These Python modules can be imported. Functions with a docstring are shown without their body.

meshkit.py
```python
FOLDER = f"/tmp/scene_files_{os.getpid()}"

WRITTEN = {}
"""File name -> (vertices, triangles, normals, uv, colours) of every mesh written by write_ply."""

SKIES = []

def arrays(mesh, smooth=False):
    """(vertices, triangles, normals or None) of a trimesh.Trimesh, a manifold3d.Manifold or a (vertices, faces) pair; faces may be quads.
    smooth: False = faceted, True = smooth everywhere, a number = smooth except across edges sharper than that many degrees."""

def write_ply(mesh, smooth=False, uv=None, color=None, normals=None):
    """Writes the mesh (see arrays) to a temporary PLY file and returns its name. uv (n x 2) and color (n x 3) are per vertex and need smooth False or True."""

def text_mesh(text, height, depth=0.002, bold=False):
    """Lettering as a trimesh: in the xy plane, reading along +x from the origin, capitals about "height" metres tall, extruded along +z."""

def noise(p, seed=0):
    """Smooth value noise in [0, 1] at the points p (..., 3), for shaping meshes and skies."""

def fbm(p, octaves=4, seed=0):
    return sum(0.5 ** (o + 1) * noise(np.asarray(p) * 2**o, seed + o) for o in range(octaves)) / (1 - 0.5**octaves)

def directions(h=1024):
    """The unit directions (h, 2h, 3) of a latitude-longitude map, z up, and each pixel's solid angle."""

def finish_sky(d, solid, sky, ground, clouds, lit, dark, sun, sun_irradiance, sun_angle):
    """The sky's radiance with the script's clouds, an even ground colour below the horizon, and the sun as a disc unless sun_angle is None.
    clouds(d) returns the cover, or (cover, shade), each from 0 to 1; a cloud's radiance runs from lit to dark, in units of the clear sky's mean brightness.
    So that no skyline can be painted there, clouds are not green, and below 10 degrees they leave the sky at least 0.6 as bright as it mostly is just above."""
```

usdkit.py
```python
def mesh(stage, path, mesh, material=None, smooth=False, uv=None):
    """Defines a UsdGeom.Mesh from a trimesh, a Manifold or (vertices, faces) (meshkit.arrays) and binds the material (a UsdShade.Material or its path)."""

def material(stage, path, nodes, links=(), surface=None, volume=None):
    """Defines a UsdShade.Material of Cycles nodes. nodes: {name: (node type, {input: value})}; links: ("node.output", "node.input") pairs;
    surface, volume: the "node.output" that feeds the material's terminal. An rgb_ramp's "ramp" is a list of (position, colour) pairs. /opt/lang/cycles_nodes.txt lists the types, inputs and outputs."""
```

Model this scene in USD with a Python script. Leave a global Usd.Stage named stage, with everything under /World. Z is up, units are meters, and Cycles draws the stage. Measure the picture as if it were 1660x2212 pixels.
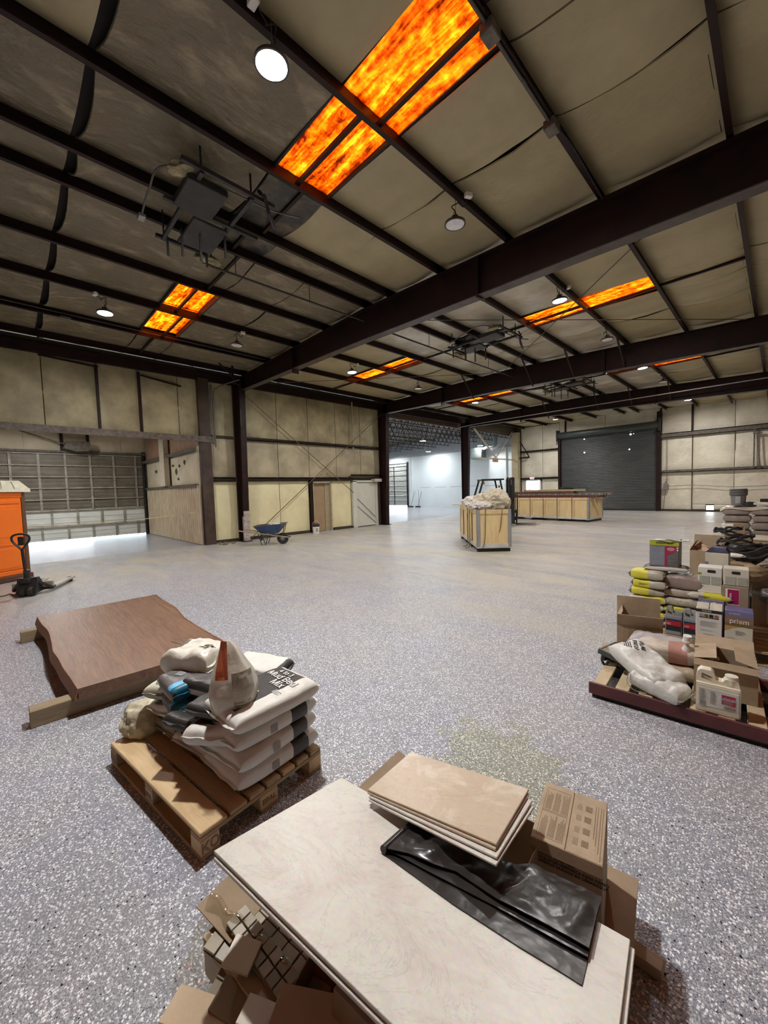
import math, random, numpy as np, trimesh, usdkit, meshkit
from pxr import Usd, UsdGeom, UsdLux, UsdShade, Gf, Sdf
from shapely.geometry import Polygon, box as sbox
stage = Usd.Stage.CreateInMemory()
UsdGeom.SetStageUpAxis(stage, 'Z')
UsdGeom.Xform.Define(stage, '/World'); UsdGeom.Scope.Define(stage, '/World/Looks')
RND = random.Random(7)
# ------------------------------------------------------------------ camera, sky, exposure
CAM = np.array([[0.700969, 0.712594, -0.029187], [0.020669, -0.061205, -0.997911], [-0.712892, 0.698902, -0.057632]])
cam = UsdGeom.Camera.Define(stage, '/World/camera')
_m = Gf.Matrix4d(1)
for _i, _r in enumerate((CAM[0], -CAM[1], -CAM[2])):
    _m.SetRow(_i, Gf.Vec4d(*map(float, _r), 0))
_m.SetRow(3, Gf.Vec4d(0, 0, 1.8, 1))
cam.AddTransformOp().Set(_m)
cam.CreateHorizontalApertureAttr(36.0); cam.CreateFocalLengthAttr(36.0 * 840 / 1660)
cam.CreateClippingRangeAttr((0.05, 500.0))
EXPOSURE = 0.12
cam.CreateExposureAttr(EXPOSURE)
sky = UsdLux.DomeLight.Define(stage, '/World/sky_light')
sky.CreateColorAttr(Gf.Vec3f(0.86, 0.93, 1.0)); sky.CreateIntensityAttr(3.0)
LAMP = 950.0          # emission of a high bay lens
LAMP_C = (1.0, 0.985, 0.955)
HALL_LAMP = 400.0

# ------------------------------------------------------------------ helpers
used = {}
def uniq(parent, name):
    k = (parent, name); n = used.get(k, 0); used[k] = n + 1
    return f'{parent}/{name}' + (f'_{n:03d}' if n else '')
def tag(prim, label=None, cat=None, group=None, kind=None):
    for k, v in (('label', label), ('category', cat), ('group', group), ('kind', kind)):
        if v: prim.SetCustomDataByKey(k, v)
    return prim
def thing(name, label=None, cat=None, loc=(0, 0, 0), rot=(0, 0, 0), group=None, kind=None):
    p = uniq('/World', name)
    x = UsdGeom.Xform.Define(stage, p)
    if len(loc) == 2: loc = (*loc, 0)
    x.AddTranslateOp().Set(Gf.Vec3d(*map(float, loc)))
    if np.ndim(rot) == 0: rot = (0, 0, rot)
    x.AddRotateXYZOp().Set(Gf.Vec3f(*[math.degrees(a) for a in rot]))
    tag(x.GetPrim(), label, cat, group, kind)
    return p
def part(parent, name, mesh, mat, label=None, smooth=False, kind=None):
    p = uniq(parent, name)
    m = usdkit.mesh(stage, p, mesh, mat, smooth=smooth)
    if label: m.GetPrim().SetCustomDataByKey('label', label)
    if kind: m.GetPrim().SetCustomDataByKey('kind', kind)
    return p
def solo(name, mesh, mat, label=None, cat=None, group=None, kind=None, smooth=False):
    p = part('/World', name, mesh, mat, smooth=smooth)
    tag(stage.GetPrimAtPath(p), label, cat, group, kind)
    return p
def copy_of(src, label, loc, rot=(0, 0, 0), group=None):
    sp = stage.GetPrimAtPath(src); base = sp.GetName().rstrip('0123456789').rstrip('_')
    cd = sp.GetCustomData()
    p = thing(base, label, cd['category'], loc, rot, group or cd.get('group'))
    pr = stage.GetPrimAtPath(p)
    pr.GetReferences().AddInternalReference(sp.GetPath()); pr.SetInstanceable(True)
    return p
def rotm(rx=0, ry=0, rz=0):
    return trimesh.transformations.euler_matrix(rx, ry, rz, 'sxyz')
def mv(m, loc=(0, 0, 0), rot=(0, 0, 0)):
    m = m.copy(); T = rotm(*rot); T[:3, 3] = loc; m.apply_transform(T); return m
def cat(ms): return trimesh.util.concatenate(list(ms))
def bx(x0, x1, y0, y1, z0, z1):
    m = trimesh.creation.box((x1 - x0, y1 - y0, z1 - z0)); m.apply_translation(((x0 + x1) / 2, (y0 + y1) / 2, (z0 + z1) / 2)); return m
def cbox(sx, sy, sz, c=.006, loc=(0, 0, 0), rot=(0, 0, 0)):
    """a box with chamfered edges, centred on loc"""
    h = np.array([sx, sy, sz]) / 2; c = min(c, h.min() * .9); P = []
    for s in np.ndindex(2, 2, 2):
        s = np.array(s) * 2 - 1
        for k in range(3):
            d = h - c; d[k] = h[k]; P.append(s * d)
    m = trimesh.convex.convex_hull(np.array(P)); return mv(m, loc, rot)
def cb(x0, x1, y0, y1, z0, z1, c=.006):
    return cbox(x1 - x0, y1 - y0, z1 - z0, c, ((x0 + x1) / 2, (y0 + y1) / 2, (z0 + z1) / 2))
def beam(a, b, w, h, up=(0, 0, 1), c=0):
    """a bar of w x h from a to b"""
    a, b = np.array(a, float), np.array(b, float); d = b - a; L = np.linalg.norm(d); d /= L
    up = np.array(up, float)
    if abs(d @ up) > .98: up = np.array([1., 0, 0])
    s = np.cross(up, d); s /= np.linalg.norm(s); u = np.cross(d, s)
    m = cbox(L, w, h, c) if c else trimesh.creation.box((L, w, h))
    T = np.eye(4); T[:3, 0] = d; T[:3, 1] = s; T[:3, 2] = u; T[:3, 3] = (a + b) / 2
    m.apply_transform(T); return m
def tube(pts, r, sides=8, closed=False):
    p = np.array(pts, float); n = len(p)
    t = np.gradient(p, axis=0) if not closed else np.roll(p, -1, 0) - np.roll(p, 1, 0)
    t /= np.linalg.norm(t, axis=1, keepdims=True) + 1e-12
    a = np.zeros_like(p); ref = np.array([0, 0, 1.]) if abs(t[0, 2]) < .9 else np.array([1., 0, 0])
    for i in range(n):
        v = ref - t[i] * (ref @ t[i]); a[i] = v / (np.linalg.norm(v) + 1e-12); ref = a[i]
    b = np.cross(t, a); ang = np.arange(sides) * 2 * np.pi / sides
    rr = np.broadcast_to(r, (n,))[:, None, None]
    V = (p[:, None] + rr * (np.cos(ang)[None, :, None] * a[:, None] + np.sin(ang)[None, :, None] * b[:, None])).reshape(-1, 3)
    F = []
    for i in range(n if closed else n - 1):
        for j in range(sides):
            k = (j + 1) % sides; i2 = (i + 1) % n
            F += [(i * sides + j, i2 * sides + j, i2 * sides + k), (i * sides + j, i2 * sides + k, i * sides + k)]
    V = list(V)
    if not closed:
        for e, c in ((0, p[0]), (n - 1, p[-1])):
            V.append(c); ci = len(V) - 1
            for j in range(sides):
                k = (j + 1) % sides
                F.append((ci, e * sides + k, e * sides + j) if e else (ci, e * sides + j, e * sides + k))
    m = trimesh.Trimesh(np.array(V), F, process=False); m.fix_normals(); return m
def curve(pts, n=24):
    """a smooth line through points (Catmull-Rom)"""
    P = np.array(pts, float); P = np.vstack([2 * P[0] - P[1], P, 2 * P[-1] - P[-2]]); o = []
    k = len(P) - 3
    for i in range(k):
        for t in np.linspace(0, 1, max(2, n // k), endpoint=(i == k - 1)):
            a, b, c, d = P[i:i + 4]
            o.append(.5 * (2 * b + (c - a) * t + (2 * a - 5 * b + 4 * c - d) * t * t + (3 * b - a - 3 * c + d) * t ** 3))
    return np.array(o)
def cyl(r, h, loc=(0, 0, 0), rot=(0, 0, 0), s=20):
    return mv(trimesh.creation.cylinder(r, h, sections=s), loc, rot)
def lathe(prof, s=24):
    m = trimesh.creation.revolve(np.array(prof, float), sections=s); return m
def extr(poly, h, loc=(0, 0, 0), rot=(0, 0, 0)):
    return mv(trimesh.creation.extrude_polygon(poly if hasattr(poly, 'geom_type') else Polygon(poly), h), loc, rot)
def sheet(f, nu, nv, th):
    """closed sheet of thickness th: f(u,v)->xyz with u,v in 0..1"""
    u, v = np.meshgrid(np.linspace(0, 1, nu), np.linspace(0, 1, nv), indexing='ij')
    P = f(u, v); gu = np.gradient(P, axis=0); gv = np.gradient(P, axis=1)
    n = np.cross(gu, gv); n /= np.linalg.norm(n, axis=-1, keepdims=True) + 1e-12
    V = np.vstack([P.reshape(-1, 3), (P - n * th).reshape(-1, 3)]); N = nu * nv; F = []
    I = np.arange(N).reshape(nu, nv)
    q = np.stack([I[:-1, :-1], I[1:, :-1], I[1:, 1:], I[:-1, 1:]], -1).reshape(-1, 4)
    F = [*q[:, [0, 1, 2]], *q[:, [0, 2, 3]], *(q[:, [0, 2, 1]] + N), *(q[:, [0, 3, 2]] + N)]
    ring = [*I[:, 0], *I[-1, 1:], *I[-2::-1, -1], *I[0, -2:0:-1]]
    for a, b in zip(ring, ring[1:] + ring[:1]): F += [(b, a, a + N), (b, a + N, b + N)]
    return trimesh.Trimesh(V, np.array(F), process=False)
def fb(x, y, s, seed, o=3):
    p = np.stack([np.asarray(x) * s, np.asarray(y) * s, np.full(np.shape(x), seed * 3.7)], -1)
    return meshkit.fbm(p, o, seed) - .5
def bagf(L, W, H, seed, wr=.012, pinch=.05):
    """heights of a filled sack lying flat: returns mesh and top(x, y)"""
    nu, nv = 34, 22
    u = np.sin(np.linspace(-np.pi / 2, np.pi / 2, nu)) ; v = np.sin(np.linspace(-np.pi / 2, np.pi / 2, nv))
    U, V = np.meshgrid(u, v, indexing='ij')
    def t(U, V): return np.clip((1 - np.abs(U) ** 8), 0, 1) ** .33 * np.clip((1 - np.abs(V) ** 6), 0, 1) ** .30
    def edge(X, Y): return fb(X, Y, 9, seed, 4) * wr * 2.2 + fb(X, Y, 30, seed + 5, 2) * wr * .7
    X = U * L / 2; Y = V * W / 2 * (1 - pinch * np.abs(U) ** 3) + fb(X, U * 0, 6, seed + 9) * .02
    T = t(U, V)
    top = H * (.5 + .5 * T) + edge(X, Y) * (.25 + .75 * T); bot = H * (.5 - .5 * T) + np.abs(edge(X + 3, Y)) * .2 * T
    P = np.stack([X, Y, top], -1).reshape(-1, 3); Q = np.stack([X, Y, bot], -1).reshape(-1, 3)
    N = nu * nv; I = np.arange(N).reshape(nu, nv)
    q = np.stack([I[:-1, :-1], I[1:, :-1], I[1:, 1:], I[:-1, 1:]], -1).reshape(-1, 4)
    F = np.vstack([q[:, [0, 1, 2]], q[:, [0, 2, 3]], q[:, [0, 2, 1]] + N, q[:, [0, 3, 2]] + N])
    ring = [*I[:, 0], *I[-1, 1:], *I[-2::-1, -1], *I[0, -2:0:-1]]
    R = [(a, b, b + N) for a, b in zip(ring, ring[1:] + ring[:1])] + [(a, b + N, a + N) for a, b in zip(ring, ring[1:] + ring[:1])]
    m = trimesh.Trimesh(np.vstack([P, Q]), np.vstack([F, np.array(R)[:, ::-1]]), process=False); m.merge_vertices(); m.fix_normals()
    def f(x, y):
        x, y = np.asarray(x, float), np.asarray(y, float); uu = np.clip(x / (L / 2), -1, 1); vv = np.clip(y / (W / 2), -1, 1)
        return H * (.5 + .5 * t(uu, vv)) + edge(x, y) * (.25 + .75 * t(uu, vv))
    return m, f
def drape(mesh, f, lift=.003):
    m = mesh.subdivide() if len(mesh.faces) < 4000 else mesh.copy()
    V = m.vertices.copy(); V[:, 2] = f(V[:, 0], V[:, 1]) + lift + V[:, 2]; m.vertices = V; return m
def blob(sx, sy, sz, seed, amp=.25, freq=1.6, sub=3, flat=True, fine=.05):
    m = trimesh.creation.icosphere(sub); V = m.vertices
    n = meshkit.fbm(V * freq + seed * 7.3, 3, seed) - .5; n2 = meshkit.fbm(V * freq * 4 + seed, 2, seed + 3) - .5
    V = V * (1 + amp * 2 * n + fine * 2 * n2)[:, None] * np.array([sx, sy, sz]) / 2
    if flat: V[:, 2] = np.where(V[:, 2] < -.28 * sz, -.28 * sz, V[:, 2])
    m.vertices = V; return m
def text(s, h, depth=.0012, bold=True, center=True):
    m = meshkit.text_mesh(s, h, depth, bold)
    if center: c = m.bounds.mean(0); m.apply_translation((-c[0], -c[1], 0))
    return m
def on_front(m, x, y, z, yaw=0):
    """put a flat mesh (xy, facing +z) upright on a face looking to -y (turned by yaw)"""
    return mv(mv(m, rot=(np.pi / 2, 0, 0)), (x, y, z), (0, 0, yaw))
def lines(x0, x1, y0, y1, n, seed, th=.5, depth=.0006):
    """rows of small print as thin raised bars in the xy plane"""
    r = random.Random(seed); o = []; p = (y1 - y0) / n
    for i in range(n):
        y = y1 - (i + .5) * p; e = x1 - (x1 - x0) * r.uniform(0, .35)
        o.append(bx(x0, e, y - p * th / 2, y + p * th / 2, 0, depth))
    return cat(o)

# ------------------------------------------------------------------ materials
made = {}
def M(name, c, c2=None, r=.6, sc=6, st=(1, 1, 1), metal=0, bump=0, bsc=60, det=5, lo=.35, hi=.65, coat=0, regions=(), spec=.5, trans=0, dist=0, bst=None, rr=0, disp=.02):
    p = '/World/Looks/' + name
    if name in made: return made[name]
    c2 = c2 or tuple(x * .78 for x in c)
    N = {'tc': ('texture_coordinate', {}), 'mp': ('mapping', {'scale': st}), 'n': ('noise_texture', {'scale': sc, 'detail': det, 'roughness': .6, 'distortion': dist}),
         'ra': ('rgb_ramp', {'ramp': [(0, c), (lo, c), (hi, c2), (1, c2)]}), 'p': ('principled_bsdf', {'roughness': r, 'metallic': metal, 'coat_weight': coat, 'specular_ior_level': spec, 'coat_roughness': .08})}
    L = [('tc.object', 'mp.vector'), ('mp.vector', 'n.vector'), ('n.fac', 'ra.fac')]
    col = 'ra.color'
    if regions: N['sx'] = ('separate_xyz', {}); L.append(('tc.object', 'sx.vector'))
    for i, (conds, rc) in enumerate(regions):
        fac = None
        for j, (ax, a, b) in enumerate(conds):
            N[f'g{i}{j}'] = ('math', {'math_type': 'greater_than', 'value2': a}); N[f'l{i}{j}'] = ('math', {'math_type': 'less_than', 'value2': b}); N[f'm{i}{j}'] = ('math', {'math_type': 'multiply'})
            L += [(f'sx.{ax}', f'g{i}{j}.value1'), (f'sx.{ax}', f'l{i}{j}.value1'), (f'g{i}{j}.value', f'm{i}{j}.value1'), (f'l{i}{j}.value', f'm{i}{j}.value2')]
            if fac:
                N[f'a{i}{j}'] = ('math', {'math_type': 'multiply'}); L += [(fac, f'a{i}{j}.value1'), (f'm{i}{j}.value', f'a{i}{j}.value2')]; fac = f'a{i}{j}.value'
            else: fac = f'm{i}{j}.value'
        N[f'x{i}'] = ('mix_color', {'b': rc}); L += [(fac, f'x{i}.fac'), (col, f'x{i}.a')]; col = f'x{i}.result'
    L.append((col, 'p.base_color'))
    if rr:
        N['rm'] = ('map_range', {'to_min': max(r - rr, .02), 'to_max': r + rr}); L += [('n.fac', 'rm.value'), ('rm.result', 'p.roughness')]
    if bump:
        N['mp2'] = ('mapping', {'scale': bst or st}); N['n2'] = ('noise_texture', {'scale': bsc, 'detail': 4, 'roughness': .55}); N['b'] = ('bump', {'strength': bump, 'distance': disp})
        L += [('tc.object', 'mp2.vector'), ('mp2.vector', 'n2.vector'), ('n2.fac', 'b.height'), ('b.normal', 'p.normal')]
    surf = 'p.BSDF'
    if trans:
        N['t'] = ('translucent_bsdf', {}); N['mc'] = ('mix_closure', {'fac': trans}); L += [(col, 't.color'), ('p.BSDF', 'mc.closure1'), ('t.BSDF', 'mc.closure2')]; surf = 'mc.closure'
    made[name] = usdkit.material(stage, p, N, L, surface=surf)
    return made[name]
def emit(name, c, s):
    if name not in made: made[name] = usdkit.material(stage, '/World/Looks/' + name, {'e': ('emission', {'color': c, 'strength': s})}, [], surface='e.emission')
    return made[name]
def wood(name, c, c2, axis=0, r=.65, coat=0):
    st = [9, 9, 9]; st[axis] = .9
    return M(name, c, c2, r=r, sc=2.2, st=tuple(st), det=6, dist=1.2, lo=.3, hi=.7, bump=.12, bsc=5, coat=coat)
steel_red = M('maroon_steel', (.024, .0075, .006), (.012, .005, .0045), r=.5, sc=3, bump=.05, bsc=25, spec=.25)
steel_black = M('black_steel', (.02, .019, .018), (.012, .011, .011), r=.5)
dust_steel = M('dusty_steel', (.16, .14, .11), (.07, .055, .045), r=.6, sc=9)
galv = M('galvanised', (.42, .42, .40), (.30, .30, .29), r=.38, metal=.7, sc=20)
conduit_m = M('conduit_metal', (.15, .14, .125), r=.5, metal=.4)
black_rubber = M('black_rubber', (.018, .018, .018), (.028, .027, .026), r=.75)
black_plastic = M('black_plastic', (.02, .02, .022), r=.35)
white_paint = M('white_paint', (.74, .76, .74), (.68, .70, .68), r=.5, sc=1.5)
white_plastic = M('white_plastic', (.80, .79, .74), (.74, .72, .66), r=.35)
kraft = M('kraft_card', (.42, .325, .22), (.35, .27, .175), r=.75, sc=9, bump=.05, bsc=90)
kraft_dark = M('kraft_card_aged', (.33, .245, .16), (.26, .19, .12), r=.8, sc=6, bump=.06, bsc=80)
ink = M('black_ink', (.025, .022, .02), r=.7)
ink_brown = M('brown_ink', (.24, .165, .10), r=.8)
ink_white = M('white_ink', (.80, .80, .78), r=.6)
ink_grey = M('grey_ink', (.33, .33, .31), r=.7)
ink_green = M('grey_green_ink', (.43, .45, .38), r=.7)
paper_white = M('white_paper', (.80, .79, .75), (.72, .71, .66), r=.6, sc=12, bump=.1, bsc=30)
# ------------------------------------------------------------------ the setting
# floor: grey epoxy with broadcast white and black flakes, sand dragged over it farther in
def floor_material():
    N = {'tc': ('texture_coordinate', {}), 'nd': ('noise_texture', {'scale': 55, 'detail': 2}), 'vm': ('vector_math', {'math_type': 'scale', 'scale': .012}), 'va': ('vector_math', {'math_type': 'add'}),
         'v': ('voronoi_texture', {'scale': 92, 'randomness': 1}), 'sc': ('separate_color', {}),
         'w': ('math', {'math_type': 'greater_than', 'value2': .63}), 'ds': ('math', {'math_type': 'less_than', 'value2': .46}), 'wf': ('math', {'math_type': 'multiply'}),
         'k': ('math', {'math_type': 'less_than', 'value2': .03}), 'dk': ('math', {'math_type': 'less_than', 'value2': .40}), 'kf': ('math', {'math_type': 'multiply'}),
         'v2': ('voronoi_texture', {'scale': 165}), 's2': ('separate_color', {}), 'w2': ('math', {'math_type': 'greater_than', 'value2': .70}), 'w2m': ('math', {'math_type': 'multiply', 'value2': .55}),
         'nb': ('noise_texture', {'scale': 1.3, 'detail': 4}), 'rb': ('rgb_ramp', {'ramp': [(0, (.27, .285, .355)), (.4, (.285, .30, .36)), (.62, (.305, .315, .34)), (1, (.31, .315, .325))]}),
         'm1': ('mix_color', {'b': (.62, .64, .68)}), 'm2': ('mix_color', {'b': (.86, .88, .92)}), 'm3': ('mix_color', {'b': (.02, .02, .025)}),
         # sand and dust, by place
         'sx': ('separate_xyz', {}), 'mpd': ('mapping', {'scale': (.5, 1.4, 1), 'rotation': (0, 0, .75)}), 'ndu': ('noise_texture', {'scale': .8, 'detail': 7, 'roughness': .62, 'distortion': .5}),
         'dy': ('map_range', {'from_min': 2.2, 'from_max': 7.5, 'to_min': 0, 'to_max': .5, 'clamp': True}), 'dx': ('map_range', {'from_min': -7.2, 'from_max': -11.5, 'to_min': 0, 'to_max': .5, 'clamp': True}),
         'dm': ('math', {'math_type': 'maximum'}), 'hx': ('map_range', {'from_min': -14.2, 'from_max': -14.6, 'to_min': 1, 'to_max': .1, 'clamp': True}), 'dmh': ('math', {'math_type': 'multiply'}),
         'dn': ('map_range', {'from_min': .38, 'from_max': .62, 'to_min': .25, 'to_max': 1.5, 'clamp': True}), 'du': ('math', {'math_type': 'multiply', 'use_clamp': True}),
         'm4': ('mix_color', {'b': (.49, .455, .33)}),
         # the yellowish spill beside the tile stack
         'vd': ('vector_math', {'math_type': 'distance', 'vector2': (-1.27, 2.2, 0)}), 'nst': ('noise_texture', {'scale': 5, 'detail': 3}), 'ns2': ('math', {'math_type': 'multiply_add', 'value2': .7, 'value3': -.35}), 'sa': ('math', {'math_type': 'add'}),
         'st': ('map_range', {'from_min': .42, 'from_max': .36, 'to_min': 0, 'to_max': .6, 'clamp': True}), 'm5': ('mix_color', {'blend_type': 'multiply', 'b': (.80, .82, .52)}),
         'p': ('principled_bsdf', {'roughness': .24, 'specular_ior_level': .5}), 'hr': ('map_range', {'from_min': -14.3, 'from_max': -14.8, 'to_min': 0, 'to_max': -.08, 'clamp': True}), 'ra2': ('math', {'math_type': 'add'}),
         'rr': ('map_range', {'from_min': 0, 'from_max': 1, 'to_min': .21, 'to_max': .38}), 'bn': ('noise_texture', {'scale': 105, 'detail': 2}), 'b': ('bump', {'strength': .9, 'distance': .012})}
    L = [('tc.object', 'nd.vector'), ('nd.color', 'vm.vector1'), ('tc.object', 'va.vector1'), ('vm.vector', 'va.vector2'), ('va.vector', 'v.vector'), ('va.vector', 'v2.vector'), ('v.color', 'sc.color'), ('v2.color', 's2.color'),
         ('sc.r', 'w.value1'), ('v.distance', 'ds.value1'), ('w.value', 'wf.value1'), ('ds.value', 'wf.value2'), ('sc.g', 'k.value1'), ('v.distance', 'dk.value1'), ('k.value', 'kf.value1'), ('dk.value', 'kf.value2'),
         ('s2.r', 'w2.value1'), ('w2.value', 'w2m.value1'), ('tc.object', 'nb.vector'), ('nb.fac', 'rb.fac'), ('rb.color', 'm1.a'), ('w2m.value', 'm1.fac'), ('m1.result', 'm2.a'), ('wf.value', 'm2.fac'), ('m2.result', 'm3.a'), ('kf.value', 'm3.fac'),
         ('tc.object', 'sx.vector'), ('tc.object', 'mpd.vector'), ('mpd.vector', 'ndu.vector'), ('sx.y', 'dy.value'), ('sx.x', 'dx.value'), ('sx.x', 'hx.value'), ('dy.result', 'dm.value1'), ('dx.result', 'dm.value2'), ('dm.value', 'dmh.value1'), ('hx.result', 'dmh.value2'),
         ('ndu.fac', 'dn.value'), ('dn.result', 'du.value1'), ('dmh.value', 'du.value2'), ('m3.result', 'm4.a'), ('du.value', 'm4.fac'),
         ('tc.object', 'vd.vector1'), ('tc.object', 'nst.vector'), ('nst.fac', 'ns2.value1'), ('vd.value', 'sa.value1'), ('ns2.value', 'sa.value2'), ('sa.value', 'st.value'), ('m4.result', 'm5.a'), ('st.result', 'm5.fac'), ('m5.result', 'p.base_color'),
         ('du.value', 'rr.value'), ('sx.x', 'hr.value'), ('rr.result', 'ra2.value1'), ('hr.result', 'ra2.value2'), ('ra2.value', 'p.roughness'), ('tc.object', 'bn.vector'), ('bn.fac', 'b.height'), ('b.normal', 'p.normal')]
    return usdkit.material(stage, '/World/Looks/flake_epoxy_floor', N, L, surface='p.BSDF')
solo('floor', bx(-40, 9.2, -8.2, 36, -.2, 0), floor_material(), kind='structure')

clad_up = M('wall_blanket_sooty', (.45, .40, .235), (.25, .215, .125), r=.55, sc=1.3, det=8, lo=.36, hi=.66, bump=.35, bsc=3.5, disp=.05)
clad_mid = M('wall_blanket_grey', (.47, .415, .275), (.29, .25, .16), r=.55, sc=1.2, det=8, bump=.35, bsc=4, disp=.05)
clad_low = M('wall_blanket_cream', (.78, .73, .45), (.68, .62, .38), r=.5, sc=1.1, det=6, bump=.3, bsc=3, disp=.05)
clad_far = M('wall_blanket_far', (.76, .72, .58), (.60, .56, .44), r=.5, sc=1.0, det=7, bump=.55, bsc=3.2, disp=.06)
seam_dark = M('wall_seam', (.10, .08, .05), r=.8)
deck_m = M('roof_deck_dark', (.03, .024, .02), r=.8)
blank_clean = M('roof_blanket_tan', (.43, .365, .215), (.35, .295, .17), r=.5, sc=1.1, det=7, bump=.35, bsc=5, disp=.04)
blank_soot = M('roof_blanket_sooty', (.185, .15, .095), (.40, .34, .225), r=.5, sc=2.4, det=9, lo=.52, hi=.74, dist=.35, bump=.8, bsc=5, disp=.08, st=(1.6, .8, 1))
blank_burnt = M('roof_blanket_burnt', (.045, .040, .036), (.19, .155, .105), r=.5, sc=2.2, det=9, lo=.45, hi=.75, dist=.8, bump=.6, bsc=4, disp=.06)
blank_foil = M('roof_blanket_greyed', (.56, .52, .42), (.36, .31, .21), r=.36, sc=1.4, det=6, bump=.5, bsc=2.2, disp=.08)
ZT = lambda x: float(np.interp(x, (-14.6, -7.2, 0, 9.2), (6.08, 6.17, 5.87, 5.55)))    # underside of the purlins
PUR = [-13.8, -12.1, -10.3, -8.77, -7.1, -6.31, -4.9, -3.43, -1.96, -.54, .9, 2.35, 3.8, 5.25, 6.7, 8.2]
FR = [-.75, 6.6, 14.0, 21.35]                                                          # frame lines
BAYS = [(-8.0, -.75), (-.75, 6.6), (6.6, 14.0), (14.0, 21.35), (21.35, 28.8)]
SKY_Y = [2.93 - 7.2, 2.93, 10.1, 17.25, 24.4]; SKY_W = .88
SKY_X = [(-12.1, -8.77), (-4.9, -1.96), (.9, 3.8)]
roof = thing('ceiling', kind='structure')
edges = [-14.75, -14.35] + PUR + [9.2]
def sky_cell(a, b): return any(s0 - .01 <= a and b <= s1 + .01 for s0, s1 in SKY_X)
for a, b in zip(edges[:-1], edges[1:]):                                                # the roof deck
    z = min(ZT(a), ZT(b)) + .235; lo = -8.1; segs = []
    for y in (SKY_Y if sky_cell(a, b) else []):
        segs.append((lo, y)); lo = y + SKY_W
    segs.append((lo, 29.0))
    part(roof, 'roof_deck', cat(bx(a - .04, b + .04, s0, s1, z + .02, z + .07) for s0, s1 in segs), deck_m)
pur_prof = Polygon([(0, 0), (.065, 0), (.065, .02), (.06, .02), (.06, .006), (.006, .006), (.006, .20), (-.06, .20), (-.06, .185), (-.054, .185), (-.054, .194), (0, .194)])
for x in PUR:
    for y0, y1 in BAYS:
        if y1 < 0 and abs(x) > 9: continue
        m = extr(pur_prof, y1 - y0 + .3, rot=(np.pi / 2, 0, 0)); m.apply_translation((x, y1 + .15, ZT(x)))
        part(roof, 'purlin', m, steel_red)
part(roof, 'eave_strut', cat(bx(-14.55, -14.35, y0, y1, 5.84, 6.1) for y0, y1 in BAYS if y1 < 22), steel_red)
def blanket(xa, xb, ya, yb, mat, seed, sag=.07, tear=0, f0=1, f1=1):
    """a length of faced insulation sagging between two purlins"""
    nx, ny = 15, 17
    def f(u, v):
        x = xa + (xb - xa) * u; y = ya + (yb - ya) * v
        z = np.interp(x, (xa, xb), (ZT(xa) + .2, ZT(xb) + .2)) - .012
        s = np.sin(np.pi * np.clip(u, 0, 1)) ** .8
        e = np.exp(-v / .06) * f0 + np.exp(-(1 - v) / .06) * f1                                  # lips at the seams hang lower
        s = s * (1 - (1 - f0) * np.exp(-v / .12)) * (1 - (1 - f1) * np.exp(-(1 - v) / .12))
        z = z - sag * s * (.7 + .3 * np.cos(v * 9 + seed)) - .035 * e * s - tear * s * np.exp(-v / .12)
        z = z + fb(x, y, 1.6, seed, 4) * .07 * s
        y = y + tear * .9 * s * np.exp(-v / .25)
        return np.stack([x, y, z + 0 * x], -1)
    m = sheet(f, nx, ny, -.02)
    part(roof, 'insulation_blanket', m, mat, smooth=40)
k = 0
X0 = [-14.35] + PUR
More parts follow.
